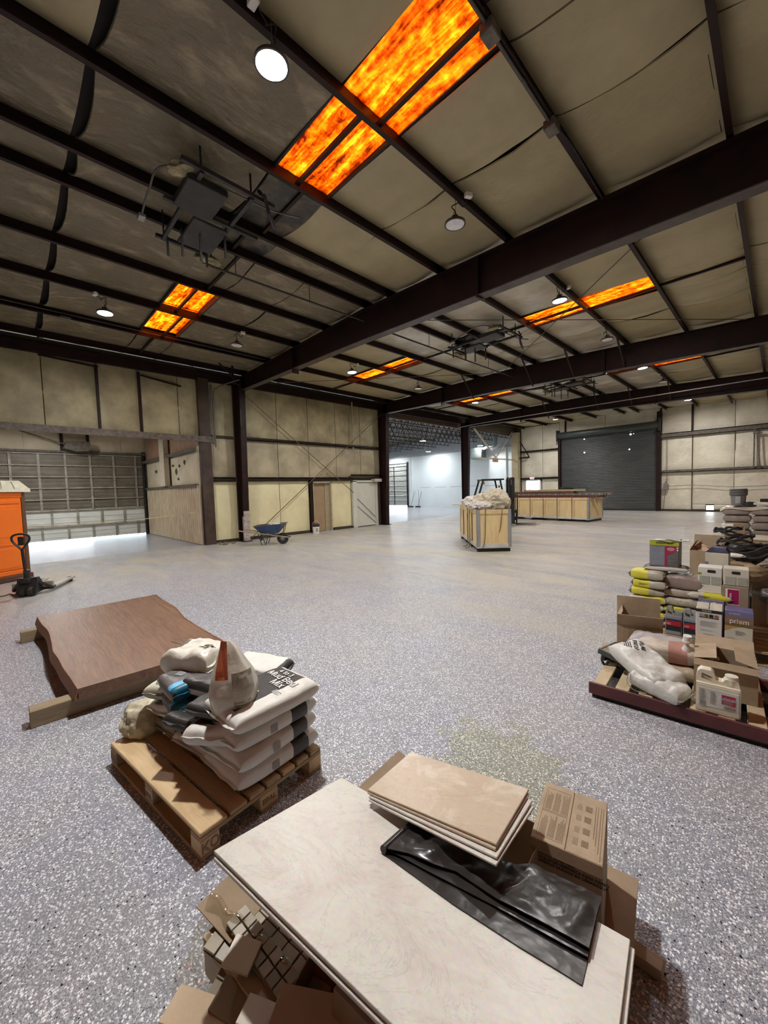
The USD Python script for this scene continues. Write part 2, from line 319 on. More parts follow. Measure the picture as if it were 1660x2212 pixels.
for bi, (y0, y1) in enumerate(BAYS):
    if bi == 0: continue
    base = SKY_Y[bi]
    rows = [(y0, y0 + 1.63), (y0 + 1.69, base - .03), (base, base + SKY_W), (base + SKY_W + .03, base + 2.0), (base + 2.03, y1)] if bi == 1 else [(y0, base - .03), (base, base + SKY_W), (base + SKY_W + .03, base + 2.1), (base + 2.13, y1)]
    for xi in range(len(X0) - 1):
        a, b = X0[xi], X0[xi + 1]
        if b > 3: continue
        for ya, yb in rows:
            k += 1
            if ya == base and sky_cell(a, b): continue
            cx, cy = (a + b) / 2, (ya + yb) / 2
            if bi == 1: mat = (blank_burnt if -7.2 < cx < -4.8 and 1.4 < cy < 4.2 else blank_soot if cx < -4.7 and (cy < 4.3 or cx < -6) else blank_clean)
            else: mat = blank_burnt if -7.2 < cx < -6 and 8.5 < cy % 7.2 + 7.2 < 11 and bi == 2 else blank_foil if -9 < cx < -3 else blank_clean
            if bi == 1 and cx < -4 and ya == y0 + 1.69: mat = blank_soot
            part_t = .055 if (bi == 1 and ya == y0 + 1.69 and cx < -3.5) else 0
            blanket(a + .012, b - .012, ya, yb, mat, k, sag=.06 + .03 * ((k * 37) % 5) / 5, tear=part_t, f0=0 if ya == base + SKY_W + .03 and sky_cell(a, b) else 1, f1=0 if yb == base - .03 and sky_cell(a, b) else 1)
for bi in range(1, 5):                                                                 # bridging angles half way along each bay
    yb = SKY_Y[bi] + .42
    for i, (a, b) in enumerate(zip(PUR[:9], PUR[1:10])):
        part(roof, 'bridging_angle', bx(a, b, yb + (.06 if i % 2 else -.12), yb + (.11 if i % 2 else -.07), ZT(a) + .05, ZT(a) + .10), steel_red)
# amber translucent roof panels
def amber():
    N = {'tc': ('texture_coordinate', {}), 'mp': ('mapping', {'scale': (.45, 3.2, 1)}), 'n': ('noise_texture', {'scale': 2.6, 'detail': 8, 'roughness': .68, 'distortion': .5}), 'n2': ('noise_texture', {'scale': 9, 'detail': 6, 'roughness': .7}),
         'ad': ('math', {'math_type': 'multiply_add', 'value2': .42}), 'su': ('math', {'math_type': 'multiply', 'value2': .62}), 'ra': ('rgb_ramp', {'ramp': [(0, (.03, .008, .001)), (.40, (.16, .04, .003)), (.48, (.50, .14, .012)), (.56, (.82, .29, .03)), (.66, (1, .50, .09)), (1, (1, .62, .17))]}),
         't': ('translucent_bsdf', {}), 'd': ('principled_bsdf', {'roughness': .4}), 'm': ('mix_closure', {'fac': .12}), 'tc2': ('mapping', {'scale': (1, 1, 1)})}
    L = [('tc.object', 'mp.vector'), ('mp.vector', 'n.vector'), ('tc.object', 'n2.vector'), ('n2.fac', 'ad.value1'), ('n.fac', 'su.value1'), ('su.value', 'ad.value3'), ('ad.value', 'ra.fac'), ('ra.color', 't.color'), ('ra.color', 'd.base_color'), ('t.BSDF', 'm.closure1'), ('d.BSDF', 'm.closure2')]
    return usdkit.material(stage, '/World/Looks/amber_fibreglass', N, L, surface='m.closure')
amb = amber(); kw = 0
for y in SKY_Y:
    for s0, s1 in SKY_X:
        kw += 1
        w = thing(f'window_{kw}', kind='structure')
        xs = [p for p in PUR if s0 - .01 <= p <= s1 + .01]
        for a, b in zip(xs[:-1], xs[1:]):
            z = min(ZT(a), ZT(b)) + .25
            def f(u, v, a=a, b=b, z=z): return np.stack([a - .03 + (b - a + .06) * u, y + SKY_W * v, z + .022 * np.abs(((v * 4.5) % 1) - .5) + 0 * u], -1)
            part(w, 'skylight_panel', sheet(f, 2, 40, -.003), amb)
        part(w, 'curb', cat(bx(s0, s1, yy - .02, yy + .012, ZT(s0) + .14, ZT(s0) + .33) for yy in (y - .01, y + SKY_W)), deck_m)
# rafters: tapered built-up I beams, and the columns they stand on
def rafter(y, x0=-14.15, x1=9.0, cut=None):
    xs = np.linspace(x0, x1, 9); xs = np.unique(np.append(xs, [-7.2, 0]))
    top = [(x, ZT(x)) for x in xs]; bot = [(x, float(np.interp(x, (-14.4, -7.7, -4.4, 0, 9), (5.60, 5.46, 5.34, 5.20, 5.0)))) for x in xs]
    web = extr(Polygon(top + bot[::-1]), .012, rot=(np.pi / 2, 0, 0), loc=(0, y + .006, 0))
    fl = [beam(p, q, .22, .016) for p, q in list(zip(top[:-1], top[1:])) for p, q in [((p[0], y, p[1] - .008), (q[0], y, q[1] - .008))]]
    fl2 = [beam((p[0], y, p[1] + .008), (q[0], y, q[1] + .008), .22, .016) for p, q in zip(bot[:-1], bot[1:])]
    return web, cat(fl), cat(fl2), bot
for y, lab in ((FR[1], 'deep maroon steel rafter nearest the camera, crossing the whole picture below the purlins'), (FR[2], 'second maroon roof rafter, meeting the wall beside the white door'), (FR[3], 'third and farthest maroon roof rafter, in front of the black roll-up door'), (FR[0], 'maroon roof rafter overhead behind the camera')):
    t = thing('rafter', lab, 'roof beam'); web, tf, bf, bot = rafter(y)
    part(t, 'web', web, steel_red); part(t, 'top_flange', tf, steel_red); part(t, 'bottom_flange', bf, M('rafter_flange', (.075, .055, .045), (.035, .02, .017), r=.45, sc=4))
    for x in (-10.4, -4.0, 1.2): part(t, 'splice_plate', cat(bx(x + d - .01, x + d + .01, y - .11, y + .11, 5.3 + (.1 if x < -8 else 0), ZT(x) - .02) for d in (-.012, .012)), steel_red)
def column(y, label, h=6.05, mat=steel_red, wrap=False, x=-14.42):
    t = thing('column', label, 'steel column', (x, y, 0))
    part(t, 'web', extr(Polygon([(.02, .02), (.38, .02), (.56, h - .45), (.56, h), (.02, h)]), .012, rot=(np.pi / 2, 0, 0), loc=(0, .006, 0)), mat)
    part(t, 'outer_flange', bx(0, .02, -.11, .11, .0, h), mat)
    part(t, 'inner_flange', beam((.39, 0, .0), (.57, 0, h - .4), .22, .018, up=(1, 0, 0)), mat)
    part(t, 'base_plate', bx(-.05, .5, -.16, .16, 0, .022), mat)
    if wrap: part(t, 'white_wrap', cat([beam((.405, 0, .02), (.46, 0, 1.15), .235, .012, up=(1, 0, 0)), bx(.33, .43, -.118, -.1, .02, .95)]), M('torn_white_wrap', (.52, .47, .43), (.30, .24, .22), r=.6, sc=7))
    return t
column(FR[1] - .1, 'maroon steel column with torn white wrapping at its foot, beside the wheelbarrow', wrap=True)
column(FR[2], 'maroon steel column at the right end of the braced wall, next to the white door')
column(FR[3], 'maroon steel column standing alone behind the open crate', h=5.9)
tc = thing('column', 'tan painted square column in the far corner, left of the exit door', 'steel column', (-14.32, 28.45, 0))
tan = M('tan_paint', (.42, .35, .21), (.34, .28, .17), r=.55, sc=2)
part(tc, 'shaft', cb(-.26, .26, -.2, .2, 0, 5.85, .01), tan); part(tc, 'base_plate', bx(-.32, .32, -.26, .26, 0, .02), tan); part(tc, 'corner_guard', bx(.262, .285, -.2, -.14, 0, 2.3), M('pale_guard', (.6, .55, .42)))
# ---- left wall
wl = thing('wall_left', kind='structure')
def puff(parent, axis, at, a0, a1, z0, z1, mat, seed, bulge=.035, th=.05, sgn=1, name='insulation_panel'):
    """a quilted wall panel on plane axis=at, its face towards sgn"""
    def f(u, v):
        a = a0 + .01 + (a1 - a0 - .02) * u; z = z0 + .01 + (z1 - z0 - .02) * v
        e = np.clip(16 * u * (1 - u) * v * (1 - v), 0, 1) ** .45
        d = e * (bulge + fb(a, z, 1.2, seed, 4) * .05 + fb(a, z, 5, seed + 3, 2) * .012)
        return np.stack([at + sgn * d, a, z], -1) if axis == 'x' else np.stack([a, at + sgn * d, z], -1)
    flip = (axis == 'x') == (sgn > 0)
    m = sheet(f, 17, 15, th if flip else -th)
    return part(parent, name, m, mat, smooth=40)
XW = -14.5
seams = [(5.5, 6.4), (6.75, 8.2), (8.2, 9.7), (9.7, 11.2), (11.2, 12.7), (12.7, 14.0)]
q = 0
for a, b in seams:
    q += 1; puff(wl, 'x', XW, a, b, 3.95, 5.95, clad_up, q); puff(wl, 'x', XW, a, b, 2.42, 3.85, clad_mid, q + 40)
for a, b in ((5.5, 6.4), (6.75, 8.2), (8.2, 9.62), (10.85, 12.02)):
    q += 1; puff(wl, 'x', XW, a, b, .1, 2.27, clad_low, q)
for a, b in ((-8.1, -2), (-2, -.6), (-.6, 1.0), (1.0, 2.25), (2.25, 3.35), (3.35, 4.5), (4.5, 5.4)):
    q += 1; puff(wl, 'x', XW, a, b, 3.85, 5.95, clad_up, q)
part(wl, 'sheeting', cat([bx(-14.62, -14.56, 5.4, 14.1, 0, 6.3), bx(-14.62, -14.56, -8.2, 5.4, 3.7, 6.3), bx(-14.62, -14.56, 14.1, 29, 5.95, 6.4), bx(-14.62, -14.56, -8.2, -4.5, 0, 6.3)]), seam_dark)
zsec = lambda: Polygon([(0, 0), (.2, 0), (.2, .012), (.012, .012), (.012, .09), (0, .09)])
def girt(y0, y1, z, d=.2, m=steel_red, x=XW):
    return part(wl, 'girt', cat([bx(x, x + d, y0, y1, z, z + .012), bx(x + d - .012, x + d, y0, y1, z, z + .09), bx(x + d - .05, x + d, y0, y1, z + .078, z + .09)]), m)
girt(6.7, 14.0, 3.86); girt(6.7, 12.05, 2.29); girt(5.5, 6.3, 2.29); girt(11.9, 14.0, 2.48)
part(wl, 'header_girt', cat([bx(XW, XW + .22, -8, 5.5, 3.70, 3.83), bx(XW + .2, XW + .23, -8, 5.5, 3.66, 3.86)]), dust_steel)
part(wl, 'jamb_post', cb(-14.62, -14.3, 5.10, 5.47, 0, 5.9, .008), M('jamb_steel', (.035, .016, .011), (.065, .045, .03), r=.5, sc=2))
for y in (2.25, 3.35): part(wl, 'drop_post', cb(XW, XW + .1, y - .035, y + .035, 3.85, 5.78, .005), steel_red)
part(wl, 'drop_brace', cat([beam((XW + .08, 2.3, 5.72), (XW + .08, .95, 5.80), .03, .05), beam((XW + .08, 3.4, 5.68), (XW + .08, 4.6, 5.52), .03, .05)]), steel_red)
for a, b in (((6.8, 5.5), (12.0, 1.68)), ((14.0, 5.62), (6.8, .1))):
    part(wl, 'brace_rod', tube([(XW + .24, a[0], a[1]), (XW + .24, b[0], b[1])], .016, 6), M('rod_steel', (.16, .12, .06), r=.5))
part(wl, 'door_post', bx(XW, XW + .14, 9.64, 9.76, 0, 2.3), steel_red)
part(wl, 'sill', cat([bx(XW - .04, XW + .08, 5.47, 9.6, 0, .09), bx(XW - .04, XW + .08, 10.9, 12.1, 0, .09)]), M('burnt_sill', (.05, .035, .025), r=.8))
part(wl, 'drain_pipe', tube([(XW + .16, 12.12, 5.98), (XW + .16, 12.12, 3.75)], .035, 8), tan)
part(wl, 'conduit_run', tube(curve([(XW + .2, 6.36, 5.9), (XW + .5, 6.5, 5.72), (XW + .62, 6.42, 4.9), (XW + .62, 6.42, 4.3), (XW + .45, 6.62, 3.9), (XW + .4, 6.62, .1)], 30), .014, 6), conduit_m)
part(wl, 'vertical_conduit', cat([tube(curve([(XW + .2, 5.62, 3.5), (XW + .2, 5.62, 5.3), (XW + .35, 5.75, 5.62), (XW + .9, 6.3, 5.86)], 20), .024, 6), tube([(XW + .2, 5.55, 3.6), (XW + .2, 5.55, 5.7)], .03, 6)]), conduit_m)
d1 = thing('door_1', kind='structure')
doorm = M('tan_door', (.36, .26, .15), (.31, .22, .13), r=.5, sc=2); doorf = M('tan_frame', (.44, .37, .25), (.36, .30, .20), r=.5)
part(d1, 'door_leaf', cb(XW - .10, XW - .055, 9.80, 10.5, .01, 2.17, .006), doorm)
part(d1, 'door_frame', cat([bx(XW - .1, XW + .12, 9.76, 9.81, 0, 2.22), bx(XW - .1, XW + .12, 10.72, 10.79, 0, 2.22), bx(XW - .1, XW + .12, 9.76, 10.79, 2.17, 2.25), bx(XW - .1, XW - .02, 10.5, 10.72, 0, 2.2)]), doorf)
d2 = thing('door_2', kind='structure')
wd = M('white_door', (.62, .63, .55), (.55, .56, .48), r=.45, sc=1.2)
part(d2, 'door_leaf', cb(XW - .02, XW + .04, 12.28, 13.6, .03, 2.2, .008), wd)
part(d2, 'door_frame', cat([cb(XW - .03, XW + .13, 12.05, 12.3, 0, 2.25), cb(XW - .03, XW + .1, 13.58, 13.72, 0, 2.25), cb(XW - .03, XW + .13, 12.05, 13.72, 2.2, 2.28)]), wd)
part(d2, 'head_box', cb(XW, XW + .3, 13.35, 13.85, 2.2, 2.36, .01), M('beige_box', (.55, .50, .40)))
for k2 in (0, .38): part(d2, 'brace_bar', beam((XW + .055, 12.34, 1.42 - k2), (XW + .055, 13.56, .42 - k2 + (.1 if k2 else 0)), .02, .03), M('grey_bar', (.28, .29, .27)))
# ---- the annex behind the opening at the left
XA = -21.43
wx = thing('wall_annex', kind='structure')
part(wx, 'sheeting', cat([bx(XA - .3, XA - .2, -8, 0 - 4.4, 0, 6), bx(XA - .3, XA - .06, -4.4, 5.2, 3.75, 5.1), bx(-21.7, -14.5, 5.06, 5.12, 0, 5.1), bx(XA - .06, XA - .01, 4.94, 5.1, 0, 3.8), bx(-21.7, -14.55, -8.2, 5.2, 4.75, 4.85), bx(-21.7, -14.55, -4.6, -4.5, 0, 5)]), M('annex_cream', (.55, .49, .38), r=.6))
corr = M('beige_liner', (.58, .49, .35), (.42, .33, .22), r=.5, sc=2.4, det=7, st=(2, 2, .7))
xx = -21.3
for i in range(8):
    w_ = .86; prof = []
    for j in range(4): prof += [(j * w_ / 4, .0), (j * w_ / 4 + .02, .03), (j * w_ / 4 + .05, .03), (j * w_ / 4 + .07, 0)]
    prof = prof + [(w_ - .012, 0), (w_ - .012, -.02), (0, -.02)]
    m = extr(Polygon(prof).buffer(0), 2.12); m.apply_transform(np.diag([1, -1, 1, 1])); m.invert(); m.apply_translation((xx, 5.02, .02)); xx += w_
    part(wx, 'liner_panel', m, corr)
pink = M('scorched_panel', (.46, .30, .20), (.36, .21, .14), r=.55, sc=2); pale = M('pale_panel', (.68, .60, .44), (.55, .47, .33), r=.55, sc=1.4)
for (a, b) in ((-21.3, -18.3), (-17.6, -14.6)):
    puff(wx, 'y', 5.05, a, b, 2.2, 3.35, pale, 91 + int(a), sgn=-1); puff(wx, 'y', 5.05, a, b, 3.45, 4.6, pink, 95 + int(a), sgn=-1)
part(wx, 'post', cb(-18.25, -17.65, 4.8, 5.0, 2.2, 4.7, .01), M('post_cream', (.6, .52, .40)))
part(wx, 'rail', cat([bx(-21.3, -14.6, 4.86, 5.0, 3.36, 3.46), bx(-21.3, -14.6, 4.92, 5.03, 2.12, 2.2)]), dust_steel)
v_ = part(wx, 'vent_grille', cat([bx(-16.6, -15.6, 4.94, 4.99, 4.1, 4.12), bx(-16.6, -15.6, 4.94, 4.99, 4.38, 4.4)] + [bx(-16.6 + i * .196, -16.58 + i * .196, 4.94, 4.99, 4.1, 4.4) for i in range(6)] + [bx(-16.6, -15.6, 4.985, 4.995, 4.1, 4.4)]), M('vent_dark', (.10, .07, .05)))
for (a, b, cxx, czz) in ((-17.2, 3.0, .1, .05), (-16.8, 2.75, .12, .12), (-16.4, 2.95, .08, .06), (-15.8, 3.05, .07, .09), (-16.6, 2.45, .09, .05), (-19.6, 2.9, .16, .07)):
    m = blob(cxx * 2, .05, czz * 2, int(a * 10), flat=False); part(wx, 'burn_hole', mv(m, (a, 5.0, b)), seam_dark)
for (a, b) in ((-4.4, -1.7), (-1.7, .75), (.75, 1.95), (1.95, 4.1), (4.1, 5.0)):
    puff(wx, 'x', XA - .05, a, b, 3.85, 4.7, pale, 120 + int(a * 3))
for y in (1.95, 2.85): part(wx, 'post', bx(XA - .04, XA + .08, y - .05, y + .05, 3.75, 4.7), steel_red)
dd = thing('door_3', kind='structure')
sd_dark = M('door_panel_olive', (.17, .145, .105), (.12, .10, .07), r=.5, sc=2); sd_lite = M('door_panel_white', (.72, .73, .68), (.64, .65, .60), r=.4, sc=2)
rail = M('door_rail', (.36, .34, .28), (.22, .20, .16), r=.45, sc=4)
hs = [.06, .66, 1.34, 1.82, 2.30, 2.78, 3.26, 3.75]
for i, (a, b) in enumerate(zip(hs[:-1], hs[1:])):
    n = 3; m = [bx(XA - .05, XA - .02, -4.4, 4.95, a - .002, b + .002)] + [bx(XA - .021, XA - .004, -4.4, 4.95, a + (b - a) * (j + .55) / n - .012, a + (b - a) * (j + .55) / n + .012) for j in range(n)]
    part(dd, 'door_panel', cat(m), sd_lite if i < 2 else sd_dark)
    part(dd, 'strut', cb(XA - .02, XA + .06, -4.4, 4.95, b - .07, b - .02, .006), rail)
    for j, y in enumerate(np.arange(-4.0, 5.0, .86)):
        if i < 2: y += .3 * (1 if i else -.12)
        if y < 4.9: part(dd, 'stile', bx(XA - .01, XA + .035, y - .04, y + .04, a, b), rail)
part(dd, 'track', cat([bx(XA - .02, XA + .09, 4.96, 5.02, 0, 3.9), bx(XA + .06, XA + .09, 4.86, 4.98, 0, 3.9)]), steel_black)
part(dd, 'header', bx(XA - .06, XA + .1, -4.4, 5.05, 3.75, 3.84), dust_steel)
mo = thing('door_operator', 'grey chute-like hood with a long arm above the sectional door', 'bracket', (XA + .4, 2.3, 3.78))
part(mo, 'hood', extr([(-.35, .12), (-.25, .42), (.55, .42), (.55, .05), (.1, .0)], .5, rot=(np.pi / 2, 0, np.pi / 2), loc=(-.25, 0, 0)), dust_steel); part(mo, 'arm', beam((0, -.3, .3), (0, -2.1, .92), .05, .05), dust_steel)
solo('ground_outside', bx(-48, -40.0, -30, 60, -.3, -.1), M('outside_concrete', (.6, .6, .58)), kind='structure')
# ---- far wall with the black roll-up door
YF = 28.8
wf = thing('wall_far', kind='structure')
cols = [(-14.05, -13.72), (-13.72, -12.55), (-12.55, -11.15)]
for i, (a, b) in enumerate(((-14.05, -12.4), (-12.4, -11.15))):
    puff(wf, 'y', YF, a, b, 2.36, 4.3, clad_far, 150 + i, sgn=-1, bulge=.05); puff(wf, 'y', YF, a, b, 4.4, 6.2, clad_far, 160 + i, sgn=-1, bulge=.05)
puff(wf, 'y', YF, -12.45, -11.15, .1, 2.24, clad_far, 171, sgn=-1); puff(wf, 'y', YF, -14.05, -13.72, .1, 2.24, clad_far, 172, sgn=-1)
for i, (a, b) in enumerate(((-11.15, -8.2), (-8.2, -5.2))): puff(wf, 'y', YF, a, b, 5.38, 6.3, clad_far, 180 + i, sgn=-1)
for i, (a, b) in enumerate(((-5.1, -3.6), (-3.6, -1.78), (-1.78, 0), (0, 2), (2, 4), (4, 6.5), (6.5, 9))):
    puff(wf, 'y', YF, a, b, 2.45, 4.42, clad_far, 190 + i, sgn=-1, bulge=.05); puff(wf, 'y', YF, a, b, 4.66, 6.2, clad_far, 200 + i, sgn=-1, bulge=.05)
    lowp = [(a, b, .1, 2.32)] if i != 1 else [(a, -2.96, .1, .42), (-2.62, b, .1, .42), (a, b, .42, 2.32)]
    for (p0, p1, r0, r1) in lowp: puff(wf, 'y', YF, p0, p1, r0, r1, clad_far, 210 + i + int(r0 * 9) + int(p0 * 7) % 5, sgn=-1)
part(wf, 'girt', cat([bx(-14.05, -11.15, YF - .22, YF, 2.25, 2.36), bx(-14.05, -11.15, YF - .22, YF, 4.3, 4.4)]), steel_red)
part(wf, 'girt', cat([bx(-5.1, 9, YF - .2, YF, 2.32, 2.345), bx(-5.1, 9, YF - .2, YF - .17, 2.32, 2.44)]), dust_steel)
part(wf, 'girt', cat([bx(-5.1, 9, YF - .24, YF - .2, 4.42, 4.66), bx(-5.1, 9, YF - .24, YF, 4.62, 4.66), bx(-5.1, 9, YF - .3, YF - .2, 4.42, 4.45)]), dust_steel)
for x in (-10.72, -3.62, 1.8): part(wf, 'wind_post', bx(x - .05, x + .05, YF - .12, YF, 5.4 if x < -9 else 4.6, 6.3), steel_red)
part(wf, 'seam_strip', cat([bx(-3.63, -3.58, YF - .06, YF - .03, .1, 4.4), bx(-1.79, -1.76, YF - .05, YF - .03, 3.4, 4.4)]), seam_dark)
part(wf, 'jamb', cat([bx(-5.3, -5.08, YF - .3, YF, 0, 6.0), bx(-11.18, -11.0, YF - .25, YF, 0, 5.3)]), steel_red)
part(wf, 'sheeting', cat([bx(-14.6, -13.72, YF + .06, YF + .12, 0, 6.4), bx(-12.5, -11.1, YF + .06, YF + .12, 0, 2.2), bx(-13.8, -11, YF + .06, YF + .12, 2.2, 6.4), bx(-11.1, -5.2, YF + .06, YF + .12, 5.2, 6.4), bx(-5.2, -2.95, YF + .06, YF + .12, 0, 6.4), bx(-2.62, 9.2, YF + .06, YF + .12, 0, 6.4), bx(-2.95, -2.62, YF + .06, YF + .12, .36, 6.4), bx(-2.95, -2.62, YF + .06, YF + .12, 0, .08)]), seam_dark)
part(wf, 'sill', cat([bx(-14.05, -13.72, YF - .1, YF + .02, 0, .09), bx(-12.5, -11.1, YF - .1, YF + .02, 0, .09), bx(-5.1, 9, YF - .1, YF + .02, 0, .09)]), M('burnt_sill', (.05, .035, .025)))
part(wf, 'strut_channel', cat([beam((-1.0, YF - .25, 4.45), (-1.0, YF - .25, 2.4), .09, .06), beam((-.92, YF - .35, 4.2), (-.75, YF - .25, 2.4), .05, .05), bx(-1.05, -.7, YF - .35, YF - .2, 4.15, 4.22)]), dust_steel)
rd = thing('door_4', kind='structure')
import manifold3d as m3
pts = []; z = 0.02
while z < 5.0:
    pts += [(0, z), (-.012, z + .02), (-.02, z + .05), (-.012, z + .08), (0, z + .1)]; z += .1
curt = extr(Polygon(pts + [(.025, 5.0), (.025, .02)]), 5.72, rot=(np.pi / 2, 0, np.pi / 2)); curt.apply_translation((-11.03, YF - .1, 0))
man = m3.Manifold(m3.Mesh(np.array(curt.vertices, np.float32), np.array(curt.faces, np.uint32)))
for (hx, hz, w1) in ((-9.47, 4.84, .07), (-6.72, 4.84, .10), (-9.46, 3.93, .09), (-6.78, 3.9, .08), (-6.55, 4.86, .04)):
    man = man - m3.Manifold.cube((w1, .4, w1), True).rotate((0, 45, 0)).translate((hx, YF - .1, hz))
part(rd, 'curtain', man, M('roll_door_charcoal', (.055, .062, .06), (.04, .045, .043), r=.45, sc=1, st=(1, 1, 5)))
part(rd, 'hood', mv(lathe([(0, -2.95), (.24, -2.95), (.24, 2.95), (0, 2.95)], 20), (-8.15, YF - .3, 5.22), (0, np.pi / 2, 0)), M('roll_hood', (.04, .05, .045), r=.4))
part(rd, 'bracket', cat([bx(-11.2, -11.1, YF - .55, YF - .05, 4.85, 5.6), bx(-5.2, -5.08, YF - .55, YF - .05, 4.85, 5.6)]), steel_black)
part(rd, 'guide', cat([bx(-11.1, -11.0, YF - .22, YF - .06, 0, 5.0), bx(-5.34, -5.24, YF - .22, YF - .06, 0, 5.0)]), steel_black)
part(rd, 'bottom_bar', bx(-11.0, -5.34, YF - .14, YF - .08, .0, .10), steel_black)
d5 = thing('door_5', kind='structure')
part(d5, 'door_frame', cat([bx(-13.72, -13.64, YF - .1, YF + .06, 0, 2.2), bx(-12.58, -12.5, YF - .1, YF + .06, 0, 2.2), bx(-13.72, -12.5, YF - .1, YF + .06, 2.14, 2.22), bx(-13.64, -12.58, YF - .04, YF + .02, 0, 1.0)]), white_paint)
gl = usdkit.material(stage, '/World/Looks/clear_pane', {'f': ('fresnel', {'IOR': 1.45}), 't': ('transparent_bsdf', {'color': (.95, .97, .97)}), 'g': ('glossy_bsdf', {'roughness': .02}), 'm': ('mix_closure', {})}, [('f.fac', 'm.fac'), ('t.BSDF', 'm.closure1'), ('g.BSDF', 'm.closure2')], surface='m.closure')
part(d5, 'pane', bx(-13.64, -12.58, YF - .02, YF - .01, 1.0, 2.14), gl)
# ---- right and rear walls, out of the picture but part of the room
wr = thing('wall_right', kind='structure'); part(wr, 'sheeting', bx(9.1, 9.2, -8.2, 29, 0, 6.2), clad_far)
wb = thing('wall_rear', kind='structure'); part(wb, 'sheeting', bx(-14.6, 9.2, -8.2, -8.1, 0, 6.6), clad_far)
# ---- the white hall seen between the columns
hall = thing('wall_hall', kind='structure')
hw = M('hall_white', (.72, .77, .78), (.66, .72, .73), r=.55, sc=.5, bump=.05, bsc=3)
part(hall, 'wall_face', cat([bx(-25.85, -14.62, YF + .0, YF + .12, 0, 4.88), bx(-40, -28.95, YF, YF + .12, 0, 4.88), bx(-28.95, -25.85, YF, YF + .12, 4.25, 4.88), bx(-40.1, -39.9, 5.2, 29, 0, 6.3), bx(-40, -14.7, 14.0 - .12, 14.0, 0, 6.3)]), hw)
part(hall, 'upper_band', bx(-40, -14.62, YF + .02, YF + .14, 4.88, 6.4), M('hall_grey_band', (.50, .53, .55), r=.6))
part(hall, 'joint_line', cat([bx(-24.3 + i * 1.75, -23.0 + i * 1.75, YF - .006, YF + .004, 1.86, 1.9) for i in range(6)] + [bx(-24.55, -24.5, YF - .008, YF, 0, 1.7)]), M('hall_line', (.40, .42, .44)))
part(hall, 'wall_pipe', cat([tube([(-25.5, YF - .06, 4.8), (-25.5, YF - .06, 1.6)], .03, 6), tube([(-15.3, YF - .06, 4.9), (-15.3, YF - .06, .2)], .06, 8)]), white_paint)
hc = thing('ceiling_hall', kind='structure')
part(hc, 'roof_deck', bx(-40, -14.62, 13.9, 29, 6.25, 6.35), M('hall_deck', (.20, .17, .14), (.12, .10, .08), r=.6, sc=1))
jm = M('joist_dark', (.035, .028, .024), r=.5)
for i in range(15):
    x = -15.0 - i * 1.45; z0, z1 = 5.52, 6.12; y0, y1 = 14.05, 28.7
    ms = [bx(x - .03, x + .03, y0, y1, z1, z1 + .05), bx(x - .03, x + .03, y0, y1, z0, z0 + .04)]
    n = 26 if i < 6 else 20
    for j in range(n):
        ya, yb = y0 + (y1 - y0) * j / n, y0 + (y1 - y0) * (j + 1) / n
        ms += [beam((x, ya, z0), (x, (ya + yb) / 2, z1), .025, .025), beam((x, (ya + yb) / 2, z1), (x, yb, z0), .025, .025)]
    part(hc, 'bar_joist', cat(ms), jm)
part(hc, 'edge_beam', cat([bx(-14.8, -14.66, 14.1, 28.8, 5.62, 6.3)]), M('edge_beam_brown', (.13, .09, .06), (.08, .055, .04), sc=2))
dh = thing('door_6', kind='structure')
for i in range(8):
    a = .16 + i * .5
    part(dh, 'door_panel', cat([bx(-28.85, -25.95, YF + .03, YF + .08, a + .005, a + .495)] + [bx(-28.85, -25.95, YF + .005, YF + .03, a + h, a + h + .03) for h in (.10, .26, .42)]), M('hall_door_grey', (.50, .50, .46), (.43, .43, .40), r=.45))
    part(dh, 'strut', bx(-28.85, -25.95, YF - .03, YF + .03, a + .46, a + .50), M('hall_door_strut', (.12, .12, .115)))
part(dh, 'stile', cat([bx(x - .03, x + .03, YF - .03, YF + .03, .16, 4.2) for x in (-27.75, -26.0, -28.82)]), steel_black)
part(dh, 'track', bx(-25.93, -25.8, YF - .12, YF, 0, 4.45), steel_black)
part(dh, 'spring_shaft', tube([(-29.2, YF - .12, 4.35), (-25.8, YF - .12, 4.35)], .04, 8), galv)
part(dh, 'header_bar', bx(-29.2, -25.85, YF - .1, YF - .02, 4.08, 4.16), white_paint)
# ------------------------------------------------------------------ lamps
lens_on = emit('lamp_lens_lit', LAMP_C, LAMP)
lens_near = emit('lamp_lens_lit_strong', LAMP_C, LAMP * 1.75)
lens_off = M('lamp_lens_off', (.82, .82, .84), r=.3)
housing_m = M('lamp_housing', (.05, .05, .05), r=.4)
def lamp(x, y, on, label, seed=0, pur=None, z=5.74, group=None):
    t = thing('high_bay_light', label, 'ceiling light', (x, y, z), (.05 * math.sin(seed * 2.1), .05 * math.cos(seed * 1.7), seed * 1.1), group)
    part(t, 'housing', lathe([(0, .11), (.05, .11), (.06, .06), (.10, .05), (.155, .02), (.158, -.008), (.142, -.01), (.138, .0), (0, .0)], 28), housing_m, smooth=30)
    part(t, 'lens', cyl(.136, .012, (0, 0, -.004), s=28), (lens_near if on == 2 else lens_on) if on else lens_off, label='lit white lens' if on else 'unlit white lens')
    part(t, 'hook', tube([(0, 0, .1), (.02, 0, .14), (.015, 0, .17), (-.015, 0, .17), (-.02, 0, .14)], .006, 6), housing_m)
    part(t, 'cord', tube(curve([(0, 0, .1), (.02, .03, .2), (-.03, .05, .27), (.05, .02, .31), (.02, -.06, .27), (.10, -.10, .20), (.10, -.22, .30)], 40), .007, 6), black_rubber)
    part(t, 'junction_box', cbox(.11, .07, .06, .006, (.10, -.22, .28)), white_plastic)
    part(t, 'chain', tube(curve([(0, 0, .17), (.01, .0, .26), (0, 0, .36)], 8), .004, 5), conduit_m)
    return t
